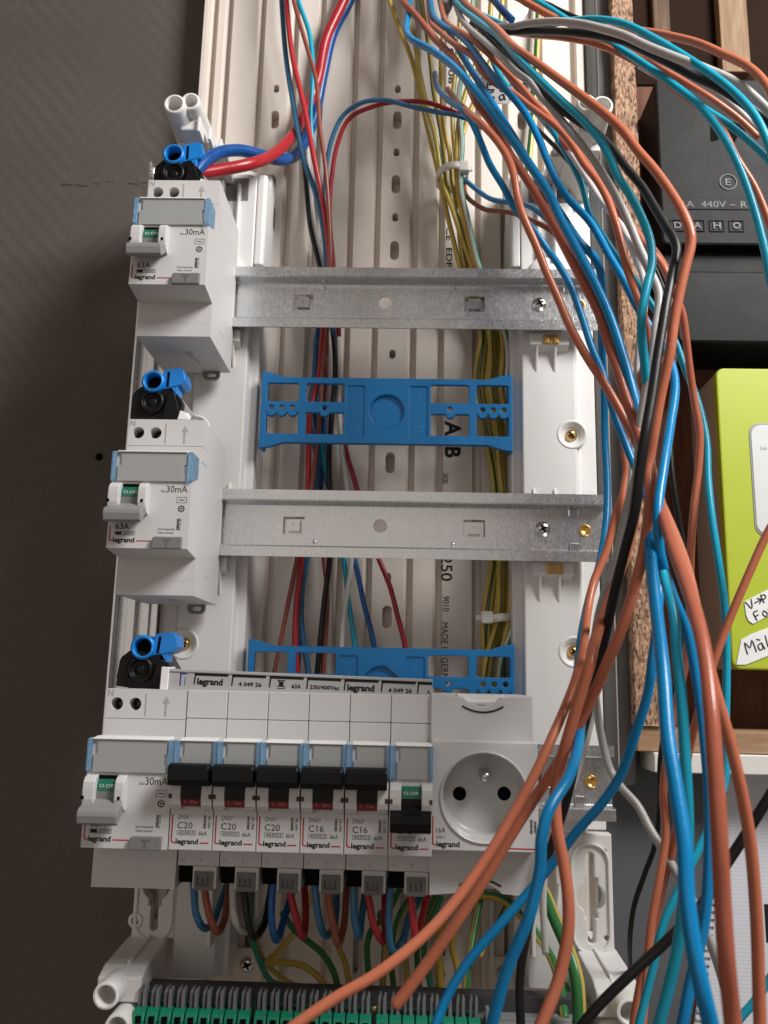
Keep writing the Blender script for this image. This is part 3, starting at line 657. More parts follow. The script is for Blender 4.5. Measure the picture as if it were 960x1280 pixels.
def make_rcd():
    W2 = 36.0
    r = thing('residual_current_device', '', 'circuit breaker')
    b = MB()
    b.box(0, W2, -42.8, 40.3, 4, 44)
    b.plate([rect(0, W2, 27.5, 40.3), circ(4.9, 33.7, 2.8, 22), circ(13.1, 33.7, 2.8, 22)], 44, SD)
    b.box(0, W2, 19.6, 27.3, 44, SD-.05)
    b.box(.02, W2-.02, -42.8, -24.8, 44, SD); b.box(.4, W2-.4, -36.0, -35.85, SD-.02, SD+.06)
    b.prism([(44,19.9),(69.4,19.9),(FD,19.3),(FD,-23.9),(SD+1.5,-25.6),(44,-25.6)], 'x', 0, W2)
    b.build('body', M['device'], r, True, bevel=.35)
    ld = MB(); ld.prism([(62,19.5),(71.6,19.5),(71.6,20.1),(68,20.7),(62,20.7)], 'x', 2.2, W2-2.2); ld.build('lit_top_ledge', M['ledge'], r, True, bevel=.2)  # whiter strip paints the lit top face of the front block
    for x in (4.9, 13.1):
        t = MB().lathe((x, 0, 33.7), 'd', [(2.75,44.1),(2.75,44.6),(2.3,44.8),(2.2,47.2),(1.6,47.8),(.2,47.9)], 18)
        t.build('terminal_screw', mat('dark_steel', (.06,.058,.055), .35, metal=.7), r, True)
    e = MB(); e.text('N', .7, 36.9, SD+.1, 3.0, width=2.4, bold=.01); e.box(17.7, 18.2, 28.6, 38.4, SD-.02, SD+.15)
    e.prism([(26.6,28.8),(27.4,28.8),(27.4,34.4),(28.5,34.4),(27,37.4),(25.5,34.4),(26.6,34.4)], 'd', SD, SD+.16)
    e.build('moulded_marks', M['engrave'], r, True)
    lc = MB().plate([[(2.4,6.2),(W2-2.4,6.2),(W2-2.4,9.2),(W2-3.6,9.4),(W2-3.6,13.6),(W2-2.4,13.8),(W2-2.4,19.4),(2.4,19.4),(2.4,18.8),(3.9,18.4),(3.9,13.6),(2.4,13.2)]], 69.9, 70.9, .2); lc.build('label_cover', M['label'], r, True)
    for x0, x1 in ((-.35, 1.9), (W2-1.9, W2+.35)):
        c = MB(); c.prism([(60,19.8),(71.6,19.8),(71.6,6.6),(70,6.2),(60,10)], 'x', x0, x1); c.build('label_clip', M['clear'], r, True, bevel=.3)
    ck = MB(); cheek(ck, .5, 5.4, -9, 5.2); cheek(ck, 13.8, 17.6, -9, 5.2); ck.build('toggle_cheek', M['device'], r, True, bevel=.4)
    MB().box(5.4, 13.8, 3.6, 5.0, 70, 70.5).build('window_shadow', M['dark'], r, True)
    nk = MB(); nk.box(.1, 1.5, -4.2, -2.8, 74, 75.35); nk.box(15.3, 16.4, -4.2, -2.8, 74, 75.35); nk.build('cheek_notch', M['dark'], r, True)
    g = MB().prism([(70,3.6),(70.9,3.4),(71.8,1.2),(72,-1.2),(70,-1.2)], 'x', 5.5, 13.7).build('indicator', M['green'], r, True)
    t = MB(); t.text('O.Off', 6.5, 0.3, 72.06, 1.3, width=6.2); t.build('indicator_text', M['whiteprint'], g, True)
    MB().prism([(70,-1.3),(72,-1.3),(72,-5.4),(70,-6)], 'x', 5.5, 13.7).build('toggle_drum', M['grey'], r, True)
    lever_off(.6, 17.2, mat('lever_grey', (.23,.227,.223), .4, var=.03), r, 17)
    p = MB()
    p.text('30mA', 25.0, 1.5, FD+.06, 3.0, width=9.4); p.text('I∆n', 22.6, 1.5, FD+.06, 1.0, width=2.0)
    ring(p, 29.9, 34.4, -3.3, -.6, .2, FD); p.text('~', 32.15, -2.9, FD+.06, 2.4, width=2.6, align='C', bold=.01)
    gear = []
    for k in range(16):
        rr = 1.75 if k % 2 == 0 else 1.25; gear.append((32.2+rr*math.cos(2*math.pi*k/16), -5.9+rr*math.sin(2*math.pi*k/16)))
    p.plate([gear, circ(32.2, -5.9, .95, 12)], FD-.03, FD+.06); p.plate([circ(32.2, -5.9, .45, 10)], FD-.03, FD+.06)
    barcode(p, 30.6, -15.6, -10.4, FD); p.text('4118 50', 32.6, -15.6, FD+.06, 1.2, width=5.2, rot=math.pi/2)
    p.text('Test frequently', 22.2, -15.6, FD+.06, .95, width=7.6); p.text('Tester souvent', 22.2, -17.2, FD+.06, .95, width=7.2)
    p.text('63A', 3.4, -15.5, FD+.06, 2.7, width=6.2, bold=.01)
    ring(p, 3.2, 12.4, -18.2, -16.4, .18, FD); p.box(3.6, 6.4, -17.9, -16.7, FD-.02, FD+.06); p.text('6000', 7.2, -17.9, FD+.06, 1.2, width=4.6)
    p.text('legrand', 2.7, -21.3, FD+.06, 2.1, width=9.6, bold=.034)
    p.build('printed_text', M['print'], r, True)
    q = MB(); red_L(q, .9, -20.9, -14.3, 1.5, FD); q.box(13.0, 19.6, -20.9, -20.4, FD-.04, FD+.05); q.build('red_line', M['red'], r, True)
    tb = MB().plate([[(20.6,-24.1),(33.6,-24.1),(33.6,-18.8),(21.6,-18.8),(20.6,-19.6)]], 69.5, 71.9, .35).build('test_button', M['grey'], r, True)
    t = MB(); t.text('T', 27.1, -23.2, 72.0, 3.2, width=3.6, align='C', bold=.03); t.build('button_letter', mat('button_mark', (.12,.12,.12), .5), tb, True)
    cl = MB(); cl.plate([rrect(21.5, 30.5, -47.5, -40, 2.6), rrect(24, 28.6, -46, -43.8, 1)], 4, 6.5, .3); cl.build('rail_clip', M['grey'], r, True)
    sp = MB(); sp.box(18.6, 22.4, -42.95, -42.7, 30, 34); sp.prism([(22.2,18),(23.4,18),(20.4,29),(19.2,29)], 'z', -42.95, -42.7); sp.build('vent_slot', M['midgrey'], r, True)
    sd = MB(); sd.box(W2-.02, W2+.05, -32.2, -31.9, 26, 36); sd.build('side_seam', M['midgrey'], r, True)
    return r
RX = -118.4
rcd = make_rcd()
rcd_labels = ['white residual current device alone on the top rail, thick red and blue cables above it',
              'white residual current device alone on the middle rail',
              'white residual current device at the head of the breaker row on the lowest rail']
RCDS = []
for i in range(3):
    o = rcd if i == 0 else copy_tree(rcd)
    o.location = (RX*S, 0, (125-125*i)*S); o['label'] = rcd_labels[i]; o['group'] = 'residual current devices'; RCDS.append(o)

# breakers ------------------------------------------------------------
def make_breaker(rating, off, num):
    w = 18.0
    r = thing('circuit_breaker', '', 'circuit breaker')
    b = MB()
    b.box(.08, w-.08, -28.5, 40.3, 4, 44)
    b.box(.08, w-.08, 28.2, 40.3, 44, SD); b.box(.08, w-.08, 19.6, 28.0, 44, SD-.05)
    b.prism([(44,19.9),(69.4,19.9),(FD,19.3),(FD,-23.9),(SD+1.5,-25.2),(44,-25.2)], 'x', .1, w-.1)
    b.box(.1, w-.1, -33.4, -25, 44, SD-1)
    b.box(7.0, 17.2, -42.4, -33.4, 20, SD-.4); b.box(.1, 17.2, -36, -28.5, 4, 44)
    b.build('body', M['device'], r, True, bevel=.3)
    MB().box(.2, 6.9, -41, -33.5, 20, SD-5.5).build('terminal_opening', M['dark'], r, True)
    g = MB(); g.plate([rect(7.9, 16.0, -42.9, -35.4), [(9.2,-41),(14.4,-41),(14.4,-37.4),(13.5,-37.4),(13.5,-40.1),(12.3,-40.1),(12.3,-38.1),(11.4,-38.1),(11.4,-40.1),(10.1,-40.1),(10.1,-37.4),(9.2,-37.4)]], SD-.5, SD+.5, .12)
    g.box(8, 15.9, -42.8, -35.5, SD-1.2, SD-.3); g.build('terminal_insert', mat('insert_grey', (.13,.127,.123), .5, var=.04), r, True)
    ld = MB(); ld.prism([(62,19.5),(71.4,19.5),(71.4,20.1),(68,20.7),(62,20.7)], 'x', 2.4, w-.6); ld.build('lit_top_ledge', M['ledge'], r, True, bevel=.2)  # lit top of the breaker front, painted as a whiter strip
    MB().plate([[(3.0,6.2),(w-1.4,6.2),(w-1.4,19.4),(3.0,19.4),(3.0,18.8),(4.3,18.4),(4.3,13.6),(3.0,13.2)]], 69.9, 70.8, .2).build('label_cover', M['label'], r, True)
    for x0, x1 in ((.0, 2.7), (w-1.5, w)):
        c = MB(); c.prism([(60,19.8),(71.6,19.8),(71.6,6.6),(70,5.6),(60,10)], 'x', x0, x1); c.build('label_clip', M['clear'], r, True, bevel=.25)
    ck = MB(); cheek(ck, .3, 5.1, -8, 5.0); cheek(ck, 13.4, w-.15, -8, 5.0); ck.build('toggle_cheek', M['device'], r, True, bevel=.4)
    nk = MB(); nk.box(.15, 1.6, -2.9, -1.1, 74, 75.35); nk.box(16.6, w-.16, -2.9, -1.1, 74, 75.35); nk.build('cheek_notch', mat('notch_brown', (.05,.035,.03), .6), r, True)
    if off:
        g = MB().prism([(70,3.6),(70.9,3.4),(71.8,1.2),(72,-1.2),(70,-1.2)], 'x', 5.2, 13.3).build('indicator', M['green'], r, True)
        t = MB(); t.text('O.Off', 6.1, .3, 72.06, 1.3, width=6.2); t.build('indicator_text', M['whiteprint'], g, True)
        MB().prism([(70,-1.3),(72,-1.3),(72,-6.4),(70,-7)], 'x', 5.2, 13.3).build('toggle_drum', M['black'], r, True)
        lever_off(.7, 17.3, M['black'], r, 17)
    else:
        m = MB(); m.prism([(70,8.8),(74,10.4),(78,11.4),(80.8,10.8),(81.6,9.4),(81.4,5.0),(80.4,2.8),(77,2.2),(74,2.4),(70,2.6)], 'x', .6, 17.4)
        m.build('lever', M['black'], r, True, bevel=.5, seg=3)
        MB().prism([(70,4),(75.4,3.4),(75.2,-3.1),(70,-3.2)], 'x', 5.2, 13.3).build('toggle_drum', M['black'], r, True)
        g = MB().prism([(70,-3.2),(74.9,-3.2),(74.0,-5.4),(73.2,-6.2),(70,-6.4)], 'x', 5.2, 13.3).build('indicator', M['maroon'], r, True)
        t = MB(); t.text('I . On', 6.8, -4.8, 74.95, 1.2, width=5.2); t.build('indicator_text', mat('indicator_pink', (.42,.16,.15), .5), g, True)
    p = MB()
    p.text('DNX³', 3.4, -11.7, FD+.06, 1.7, width=5.0); p.text(rating, 3.4, -15.4, FD+.06, 2.5, width=6.2)
    ring(p, 3.4, 11.1, -18.0, -16.2, .16, FD); p.text('4500|3', 4.0, -17.6, FD+.06, 1.1, width=6.4); p.text('6kA', 12.3, -18.0, FD+.06, 1.7, width=3.4)
    p.text('legrand', 3.0, -21.4, FD+.06, 1.95, width=9.3, bold=.034)
    barcode(p, 14.1, -15.2, -10.1, FD); p.text(num, 17.0, -15.2, FD+.06, 1.1, width=4.9, rot=math.pi/2)
    p.build('printed_text', M['print'], r, True)
    q = MB(); red_L(q, .9, -21.2, -10.0, 1.9, FD); q.box(12.9, 16.6, -21.2, -20.7, FD-.04, FD+.05); q.build('red_line', M['red'], r, True)
    mk = MB(); mk.text('N', 1.6, -31.8, SD-.9, 1.6, width=1.4); mk.text('5', 9.5, -31.8, SD-.9, 1.6, width=1.2); mk.box(2, 5.4, -26.9, -26.2, SD-1.1, SD-.5); mk.build('moulded_marks', M['engrave'], r, True)
    return r
PITCH = 18.1; BX = RX+36.3
br20 = make_breaker('C20', False, '4067 84'); br16 = make_breaker('C16', False, '4067 83'); bro = make_breaker('C16', True, '4067 83')
plan = [(br20, True), (br20, False), (br20, False), (br16, True), (br16, False), (bro, True)]
blab = ['C20 breaker with black lever up, touching the residual current device in its row',
        'C20 breaker with black lever up, between two other C20 breakers',
        'C20 breaker with black lever up, beside a C16 breaker',
        'C16 breaker with black lever up, beside a C20 breaker',
        'C16 breaker with black lever up, next to the switched-off breaker',
        'C16 breaker switched off, lever down and green flag, beside the round socket']
for i, (pr_, first) in enumerate(plan):
    o = pr_ if first else copy_tree(pr_)
    o.location = ((BX+PITCH*i)*S, 0, -125*S); o['label'] = blab[i]; o['group'] = 'row of narrow circuit breakers'

# socket module --------------------------------------------------------
so = thing('socket_outlet', 'white rail-mounted round power socket at the end of the breaker row', 'socket', (25.9, 0, -125))
SW = 44.4; SDs, SFD = 55.0, 66.5
cx, cz = 22.2, -.6
b = MB(); b.box(0, SW, -42, 41, 4, 40)
notch_t = arc_pts(22.4, 47.6, 11.4, 222, 318, 12); notch_b = arc_pts(22.0, -48.4, 11.4, 42, 138, 12)
b.plate([[(0,21),(SW,21),(SW,41)]+[q for q in notch_t[::-1]]+[(0,41)]], 40, SDs, .3)
b.plate([[(0,-42)]+[q for q in notch_b[::-1]]+[(SW,-42),(SW,-21),(0,-21)]], 40, SDs, .3)
b.box(.1, SW-.1, -21.5, 21.5, 38, 48)
b.plate([rrect(-.1, SW+.1, -22, 21.9, .9, 3), circ(cx, cz, 18.1, 64)], 47, SFD, .45)
b.build('body', M['device'], so, True)
t = MB(); t.box(12, 33, 36.6, 40.9, 40, 47); t.box(15, 30, 37.4, 38.6, 47, 47.4); t.build('terminal_cover', M['ledge'], so, True, bevel=.3)
dish = MB().lathe((cx, 0, cz), 'd', [(18.6,SFD-17),(18.6,SFD+.5),(18.0,SFD+.7),(17.5,SFD-.2),(17.0,SFD-4),(16.7,SFD-13.0),(15.5,SFD-14.2),(.4,SFD-14.2)], 72)
dish.build('dish', M['socket'], so, True)
fl = SFD-14.2
def loc(px, py, d): q = P(px, py, d); return q[0]-25.9, q[2]+125
for px in (574.5, 630):
    x, z = loc(px, 992, fl); MB().lathe((x, 0, z), 'd', [(2.9,fl-.4),(2.9,fl+.12),(.2,fl+.12)], 24).build('pin_hole', M['dark'], so, True)
x, z = loc(605, 968, fl+2)
MB().lathe((x, 0, z), 'd', [(2.4,fl-.5),(2.4,fl+9),(2.0,fl+10.6),(1.0,fl+11.4),(.2,fl+11.5)], 22).build('earth_pin', M['screw'], so, True)
for arc in (arc_pts(22.6, 50.4, 16.8, 238, 302, 14), arc_pts(21.4, -51.8, 16.6, 58, 122, 14)):
    MB().tube([(x, SDs+.1, z) for x, z in arc], .42, 6, 2).build('black_arc', M['print'], so, True)
p = MB(); p.text('16A', 2.2, -15.0, SFD+.05, 2.1, width=4); p.text('250V~', 2.2, -17.3, SFD+.05, 1.2, width=4)
p.text('legrand', 2.4, -20.4, SFD+.05, 2.1, width=9.6, bold=.034); barcode(p, 41, -14.5, -9, SFD); barcode(p, 42.6, -14.5, -9.6, SFD); p.build('printed_text', M['print'], so, True)
q = MB(); red_L(q, .6, -20.0, -8.5, 1.6, SFD); q.box(32, 43.2, -20.8, -20.25, SFD-.04, SFD+.05); q.build('red_line', M['red'], so, True)
# comb busbar ----------------------------------------------------------
bus = thing('comb_busbar', 'grey comb busbar with black printed markings along the top of the breakers', 'busbar', (-92, 46, -83))
bus.rotation_euler = (0, math.radians(1.05), 0)
m = MB(); m.box(0, 118.6, -1.8, 7.2, -4, 4); m.box(0, 118.6, 6.2, 7.5, -4.2, 4.5); m.build('bar', mat('busbar_grey', (.40,.40,.395), .5, var=.04), bus, True, bevel=.25)
MB().box(-3.6, .0, -2.6, 8.2, -4.6, 5.0).build('end_cap', M['ledge'], bus, True, bevel=.4)
m = MB(); cells = [(11.6, 'legrand', 11.6, 2.7, .04), (28.6, '4 049 26', 10.4, 1.7, .03), (45.6, '63A', 4.2, 1.7, .03), (62.4, '230/400Vac', 13.4, 1.7, .025), (79.2, 'legrand', 12.2, 2.7, .04), (95.8, '4 049 26', 10.6, 1.7, .03), (112, 'A', 1.6, 1.5, .01)]
for k, (x, txt, wd, cap, bo) in enumerate(cells):
    m.box(x, min(x+15.2, 118.4), 4.9, 6.1, 4.0, 4.08); m.prism([(x,5.9),(x+.7,5.9),(x+.3,1.0),(x-.3,1.0)], 'd', 4.0, 4.08)
    tx = x+(3.0 if wd > 10 else 10 if txt == '63A' else 4); tx = x+1.3 if wd > 11 else tx
    m.text(txt, tx, 1.1, 4.1, cap, width=wd, bold=bo)
m.box(49.0, 52.6, .6, .9, 4, 4.1); m.box(49.8, 51.8, 1.5, 3.6, 4, 4.06); m.prism([(48.8,1.3),(49.3,1.3),(52.8,4.6),(52.3,4.6)], 'd', 4, 4.1); m.prism([(52.8,1.3),(52.3,1.3),(48.8,4.6),(49.3,4.6)], 'd', 4, 4.1); m.box(49.4, 52.2, 3.9, 4.4, 4, 4.1)
m.build('printed_text', M['print'], bus, True)
m = MB(); m.box(5, 5.6, .2, 5.6, 4, 4.08); m.box(5, 8, 5.2, 5.9, 4, 4.08); m.box(7.2, 7.5, .4, 4, 4, 4.06); m.build('blue_mark', mat('blue_print', (.02,.04,.30), .5), bus, True)

# feed connectors above each residual current device -------------------
def connector():
    c = thing('feed_connector', '', 'connector')
    m = MB()
    m.prism([(0,-12),(23,-12),(25,-9),(25,-2),(19,5),(4,5),(0,1)], 'd', -18, 1)
    m.box(-1.6, 1, -9, 0, -14, -3); m.prism([(16,-12),(26,-12),(21,2),(18,3)], 'd', -1, 3.2)
    m.lathe((10.2, 0, -3.2), 'd', [(6.2,-2),(6.2,2.6),(5.4,3.4),(4.3,3.4),(3.9,1.6),(2.6,1.4),(1.6,2.2),(.3,2.2)], 24)
    m.build('black_body', M['black'], c, True, bevel=.5)
    m = MB(); m.lathe((10, 0, 6.8), 'd', [(5.6,-12),(5.6,3.4),(5.1,4.2),(4.1,4.2),(3.8,-2),(.3,-2.2)], 26)
    m.box(4.6, 15.6, 6, 12.2, -12, -3); m.prism([(13.4,3.2),(23.4,6.2),(25.2,9),(24,14),(21,15.2),(14,13.4)], 'd', -12, 1.5)
    m.box(17.6, 21.8, -1, 6.4, -8, 1)
    m.build('blue_cap', M['brightblue'], c, True, bevel=.5)
    m = MB(); m.box(16.2, 17.4, 5, 12.6, 1.2, 1.7); m.lathe((10, 0, 6.8), 'd', [(3.7,-2.2),(3.7,-1.2),(.2,-1.2)], 16); m.build('dark_slit', M['dark'], c, True)
    m = MB(); m.prism([(21.5,-1),(23.6,0),(30,-7),(28.6,-9),(24.6,-6.4)], 'd', -7, -3); m.build('grey_tongue', M['midgrey'], c, True, bevel=.3)
    m = MB(); m.box(24, 29, -12, -8.2, -2, 3); m.prism([(24,-12),(30.5,-12),(27,-8),(25,-7.4)], 'd', 0, 4); m.build('white_latch', M['ledge'], c, True, bevel=.3)
    return c
cn = connector()
clab = ['blue capped black feed connector joined to thick red and blue cables',
        'blue capped black feed connector between the top and middle residual current devices',
        'blue capped black feed connector beside the end of the grey busbar']
for i, (px, py) in enumerate(((217, 193), (191, 476), (177, 806))):
    o = cn if i == 0 else copy_tree(cn)
    q = P(px, py, 45); o.location = ((q[0]-10)*S, -42*S, (q[2]-6.8)*S); o['label'] = clab[i]; o['group'] = 'feed connectors'
    o.rotation_euler = (0, math.radians((0, 2, 6)[i]), 0)

# earth terminal strip -------------------------------------------------
ts = thing('terminal_strip', 'green and grey earth terminal strip at the foot of the frame', 'terminal strip', (-5, 20, -240))
x0, x1 = PX(168, 1262, 38), PX(735, 1262, 38)
MB().box(x0-2, x1, -240, -221.5, 0, 30).build('base', M['grey'], ts, bevel=.6)
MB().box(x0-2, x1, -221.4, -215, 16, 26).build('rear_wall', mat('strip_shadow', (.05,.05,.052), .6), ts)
pit = 5.62; k = 0
fm = MB()
sec = [(22,-222),(22,-212.4),(24.5,-211.2),(27,-211.6),(27.6,-213),(26,-214),(24.8,-214.6),(24.8,-222)]
px = x0+1
forks_end = PX(592, 1262, 38)
first_f = first_g = None
while px < forks_end:
    gap = 1.5 if k in (9, 18, 26) else 0
    px += gap
    a = MB()
    a.prism([(px,-222.5),(px,-213.0),(px+.6,-212.0),(px+1.5,-211.6),(px+1.5,-222.5)], 'd', 32.5, 37)
    a.prism([(px+2.2,-222.5),(px+2.2,-212.6),(px+2.8,-211.8),(px+3.7,-212.3),(px+3.7,-222.5)], 'd', 33, 38.4)
    a.box(px, px+3.7, -222.6, -221.2, 18, 36.5)
    a.build('grey_divider', mat('divider_grey', (.17,.175,.18), .45, var=.08), ts, bevel=.25)
    g = MB(); g.prism([(14,-232),(14,-222),(38.6,-219.2),(41,-220.4),(42.4,-223),(42.4,-240),(14,-240)], 'x', px-.6, px+4.5)
    go = g.build('green_terminal', M['termgreen'], ts, bevel=.45)
    w = MB(); w.box(px+.9, px+3.3, -224.4, -221.6, 41, 42.6); w.build('wire_entry', M['dark'], go)
    px += pit; k += 1
hx0, hx1 = px+1.5, x1
m = MB(); m.plate([[(hx0,-224),(hx1,-224),(hx1,-216),(hx1-1.4,-216),(hx1-1.4,-219)]+arc_pts(hx1-6, -218, 4, -10, -90, 4)+arc_pts(hx0+6, -218, 4, -90, -170, 4)+[(hx0+1.4,-216),(hx0,-216)]], 33, 36, .3); m.box(hx0, hx1, -224, -221, 8, 33); m.box(hx1-1.6, hx1, -224, -216.5, 8, 33); m.build('grey_housing', mat('housing_grey', (.26,.27,.27), .45), ts, bevel=.2)
MB().box(hx0, hx1, -240, -224.2, 10, 37).build('green_block', M['termgreen'], ts, bevel=.4)
# ------------------------------------------------------------------ wires
def wmat(name, col, rough=.29): return mat('wire_'+name, col, rough, var=.07, vscale=120, spec=.45, bump=.1, bscale=500)
WC = dict(blue=wmat('blue', (.001,.205,.47)), teal=wmat('teal', (.010,.35,.51)), orange=wmat('orange', (.50,.150,.080)), brown=wmat('brown', (.38,.105,.060)),
          grey=wmat('grey', (.42,.405,.39)), black=wmat('black', (.009,.0085,.0085), .42), white=wmat('white', (.66,.65,.62)), red=wmat('red', (.44,.028,.034)),
          feedblue=wmat('feed_blue', (.004,.065,.26), .3), feedred=wmat('feed_red', (.37,.016,.022), .3), steel=wmat('dull_blue', (.035,.14,.27)), navy=wmat('dark_blue', (.012,.085,.27)), darkred=wmat('dark_red', (.33,.02,.03)), copperbrown=wmat('reddish_brown', (.26,.07,.045)),
          yellow=wmat('yellow', (.54,.38,.075)), green=wmat('green', (.035,.17,.05)), seagreen=wmat('sea_green', (.05,.27,.17)))
def wire(colour, r, pts, label, group, name='wire', stripe=None, twist=.04, spin=0.0, depth=None, copper=False):
    """pts: photo pixel x, y and depth (mm) of points along the wire"""
    w = [P(*(q if len(q) == 3 else (q[0], q[1], depth))) for q in pts]
    A, B = pts[0], pts[1]
    if A[1] < 0 and len(A) == 3:
        w = [P(A[0]+(A[0]-B[0])*1.5, A[1]-140, A[2]-6 if A[2] > 0 else A[2])]+w
    A, B = pts[-1], pts[-2]
    if len(A) == 3 and A[1] > 1305: w = w+[P(A[0]+(A[0]-B[0])*1.2, A[1]+120, A[2]), P(A[0]+(A[0]-B[0])*1.6, A[1]+260, A[2]-6)]
    elif len(A) == 3 and A[0] > 962 and A[1] < 420: w = w+[P(A[0]+50, A[1]+120, A[2]+4), P(A[0]+80, A[1]+380, A[2]), P(A[0]+85, A[1]+700, A[2]-10)]
    m = MB().tube(w, r, 12, 7, stripe=(spin or .001) if stripe else 0)
    mats = [WC[colour]]+([WC[stripe]] if stripe else [])
    o = m.build(name, mats)
    tag(o, label, 'wire', group)
    return o
G1 = 'loose wires hanging down over the right column'
wire('blue', 1.95, [(512,-12,-14),(511,10,-4),(509,28,6),(508,40,14),(516,50,22),(538,62,34),(563,80,50),(580,97,62),(605,127,76),(630,162,88),(647,184,94),(667,213,100),(687,243,104),(701,274,108),(722,313,113),(742,351,118),(759,388,122),(774,430,126),(788,480,130),(801,530,132),(811,580,136),(815,630,148),(813,690,165),(820,760,180),(829,840,196),(835,922,206),(845,985,212),(856,1060,218),(858,1110,221),(865,1172,224),(877,1233,226),(888,1280,226),(899,1330,226)],
     'thickest bright blue wire, curving in front of the lower din rail end and notebook page', G1)
wire('blue', 1.75, [(548,-10,-16),(562,40,10),(600,105,52),(640,168,80),(672,222,90),(700,266,96),(725,303,102),(742,321,100),(750,338,94),(753,362,84),(752,431,60),(755,483,50),(756,546,46),(759,608,50),(758,651,56),(750,703,70),(737,747,88),(727,797,106),(723,840,120),(726,880,134),(725,915,146),(720,945,158),(709,975,170),(686,1013,178),(677,1047,180),(675,1085,180),(668,1120,180),(661,1146,180),(634,1212,178),(615,1280,176),(603,1325,174)],
     'bright blue wire running straight down the right column edge then kinking beside the socket', G1)
wire('brown', 1.95, [(500,-12,-12),(505,3,-2),(522,22,8),(543,48,20),(567,73,36),(585,105,52),(597,130,64),(622,163,76),(640,197,84),(657,222,90),(677,255,96),(701,299,104),(726,347,112),(748,390,118),(759,425,122),(770,456,126),(783,500,132),(798,542,138),(812,581,146),(827,638,164),(842,686,182),(858,730,196),(873,780,212),(883,830,222),(889,890,230),(896,991,236),(900,1060,238),(903,1122,238),(908,1200,238),(915,1270,236),(920,1330,236)],
     'thickest orange-brown wire, sweeping from the trunking top down across the notebook page', G1)
wire('orange', 1.7, [(560,112,20),(572,128,50),(587,142,74),(605,158,88),(622,177,96),(635,198,102),(642,218,106),(647,247,108),(655,273,110),(670,307,110),(682,338,110),(698,374,111),(711,405,112),(731,442,116),(758,484,120),(779,521,124),(796,555,128),(815,605,136),(833,645,148),(850,687,164),(862,725,176),(876,790,188),(893,860,192),(916,942,192),(936,1040,190),(945,1139,188),(949,1254,186),(951,1320,186)],
     'slim orange wire crossing the top rail beside its screw, ending over the notebook page', G1)
wire('blue', 1.6, [(544,92,6),(546,107,24),(558,123,48),(578,138,66),(590,153,72),(603,183,78),(612,205,80),(630,235,82),(643,260,84),(665,285,84),(685,313,84),(698,331,86),(713,357,88),(726,392,90),(740,435,94),(754,469,98),(769,521,104),(783,558,108),(795,587,112),(808,620,122),(819,665,138),(824,715,150),(822,770,156),(815,830,158),(810,866,156),(795,915,152),(775,970,146),(750,1007,142),(722,1038,138),(690,1080,134),(655,1122,132),(623,1158,132),(584,1204,134),(557,1250,136),(544,1282,138),(528,1325,138)],
     'slim blue wire crossing in front of the keyhole plate toward the socket foot', G1)
wire('blue', 1.65, [(537,-10,-10),(538,2,0),(542,20,10),(555,33,22),(573,43,34),(588,58,46),(603,78,58),(622,102,72),(644,125,82),(660,147,88),(675,177,93),(684,200,96),(697,228,98),(711,249,100),(738,278,104),(763,322,110),(780,351,114),(797,384,118),(818,418,122),(837,450,130),(844,480,136),(838,530,146),(829,587,158),(822,645,166),(826,695,166),(840,742,162),(858,788,160),(869,838,160),(877,890,162),(886,991,166),(886,1073,168),(880,1155,168),(863,1228,168),(852,1285,168),(842,1325,168)],
     'blue wire lying over the white post head then bending hard at the crossing bundle', G1)
wire('teal', 1.65, [(566,-10,4),(570,3,14),(580,13,24),(605,32,50),(623,46,66),(645,70,88),(675,100,106),(703,127,118),(728,150,126),(750,175,132),(763,198,136),(772,220,138),(788,245,140),(803,274,143),(813,303,146),(815,330,148),(808,361,150),(802,397,150),(803,430,146),(808,483,140),(807,520,136),(812,565,138),(817,620,146),(822,680,156),(830,720,166),(842,765,176),(846,817,182),(851,865,186),(857,958,188),(860,1040,186),(857,1090,182),(851,1158,178),(841,1213,176),(826,1272,174),(813,1322,172)],
     'teal wire with a sharp inward bend beside the black one', G1)
wire('grey', 1.65, [(566,-10,0),(570,6,12),(576,22,22),(585,34,38),(603,50,56),(622,67,72),(645,90,86),(662,103,94),(677,121,100),(695,142,106),(713,164,111),(737,193,116),(753,217,119),(770,245,122),(786,278,125),(799,309,128),(813,340,131),(823,364,134),(824,382,136),(820,409,140),(815,452,142),(807,490,140),(800,530,138),(796,590,136),(784,635,134),(769,703,130),(752,755,124),(745,790,114),(742,835,98),(746,885,80),(752,922,74),(762,960,74),(775,982,78),(797,1007,82),(812,1035,86),(827,1060,90),(845,1090,92),(867,1128,92),(885,1172,88),(900,1215,80),(912,1260,70),(917,1285,62)],
     'light grey wire passing behind the black one and slanting across the grey wall', G1)
wire('white', 1.45, [(662,120,40),(688,150,64),(705,180,76),(722,205,84),(738,230,90),(753,253,94),(770,272,98),(784,297,102),(794,320,106),(802,340,108),(806,356,110),(806,378,112),(800,420,112),(796,470,110),(793,540,106),(788,610,104),(780,660,100),(768,710,96),(754,770,90),(747,840,80),(738,905,70),(722,965,66),(700,1020,64),(690,1050,64),(682,1085,62),(679,1116,60),(680,1158,58),(682,1192,56)],
     'thin white wire whose cut end hangs beside the thick earth cable', G1)
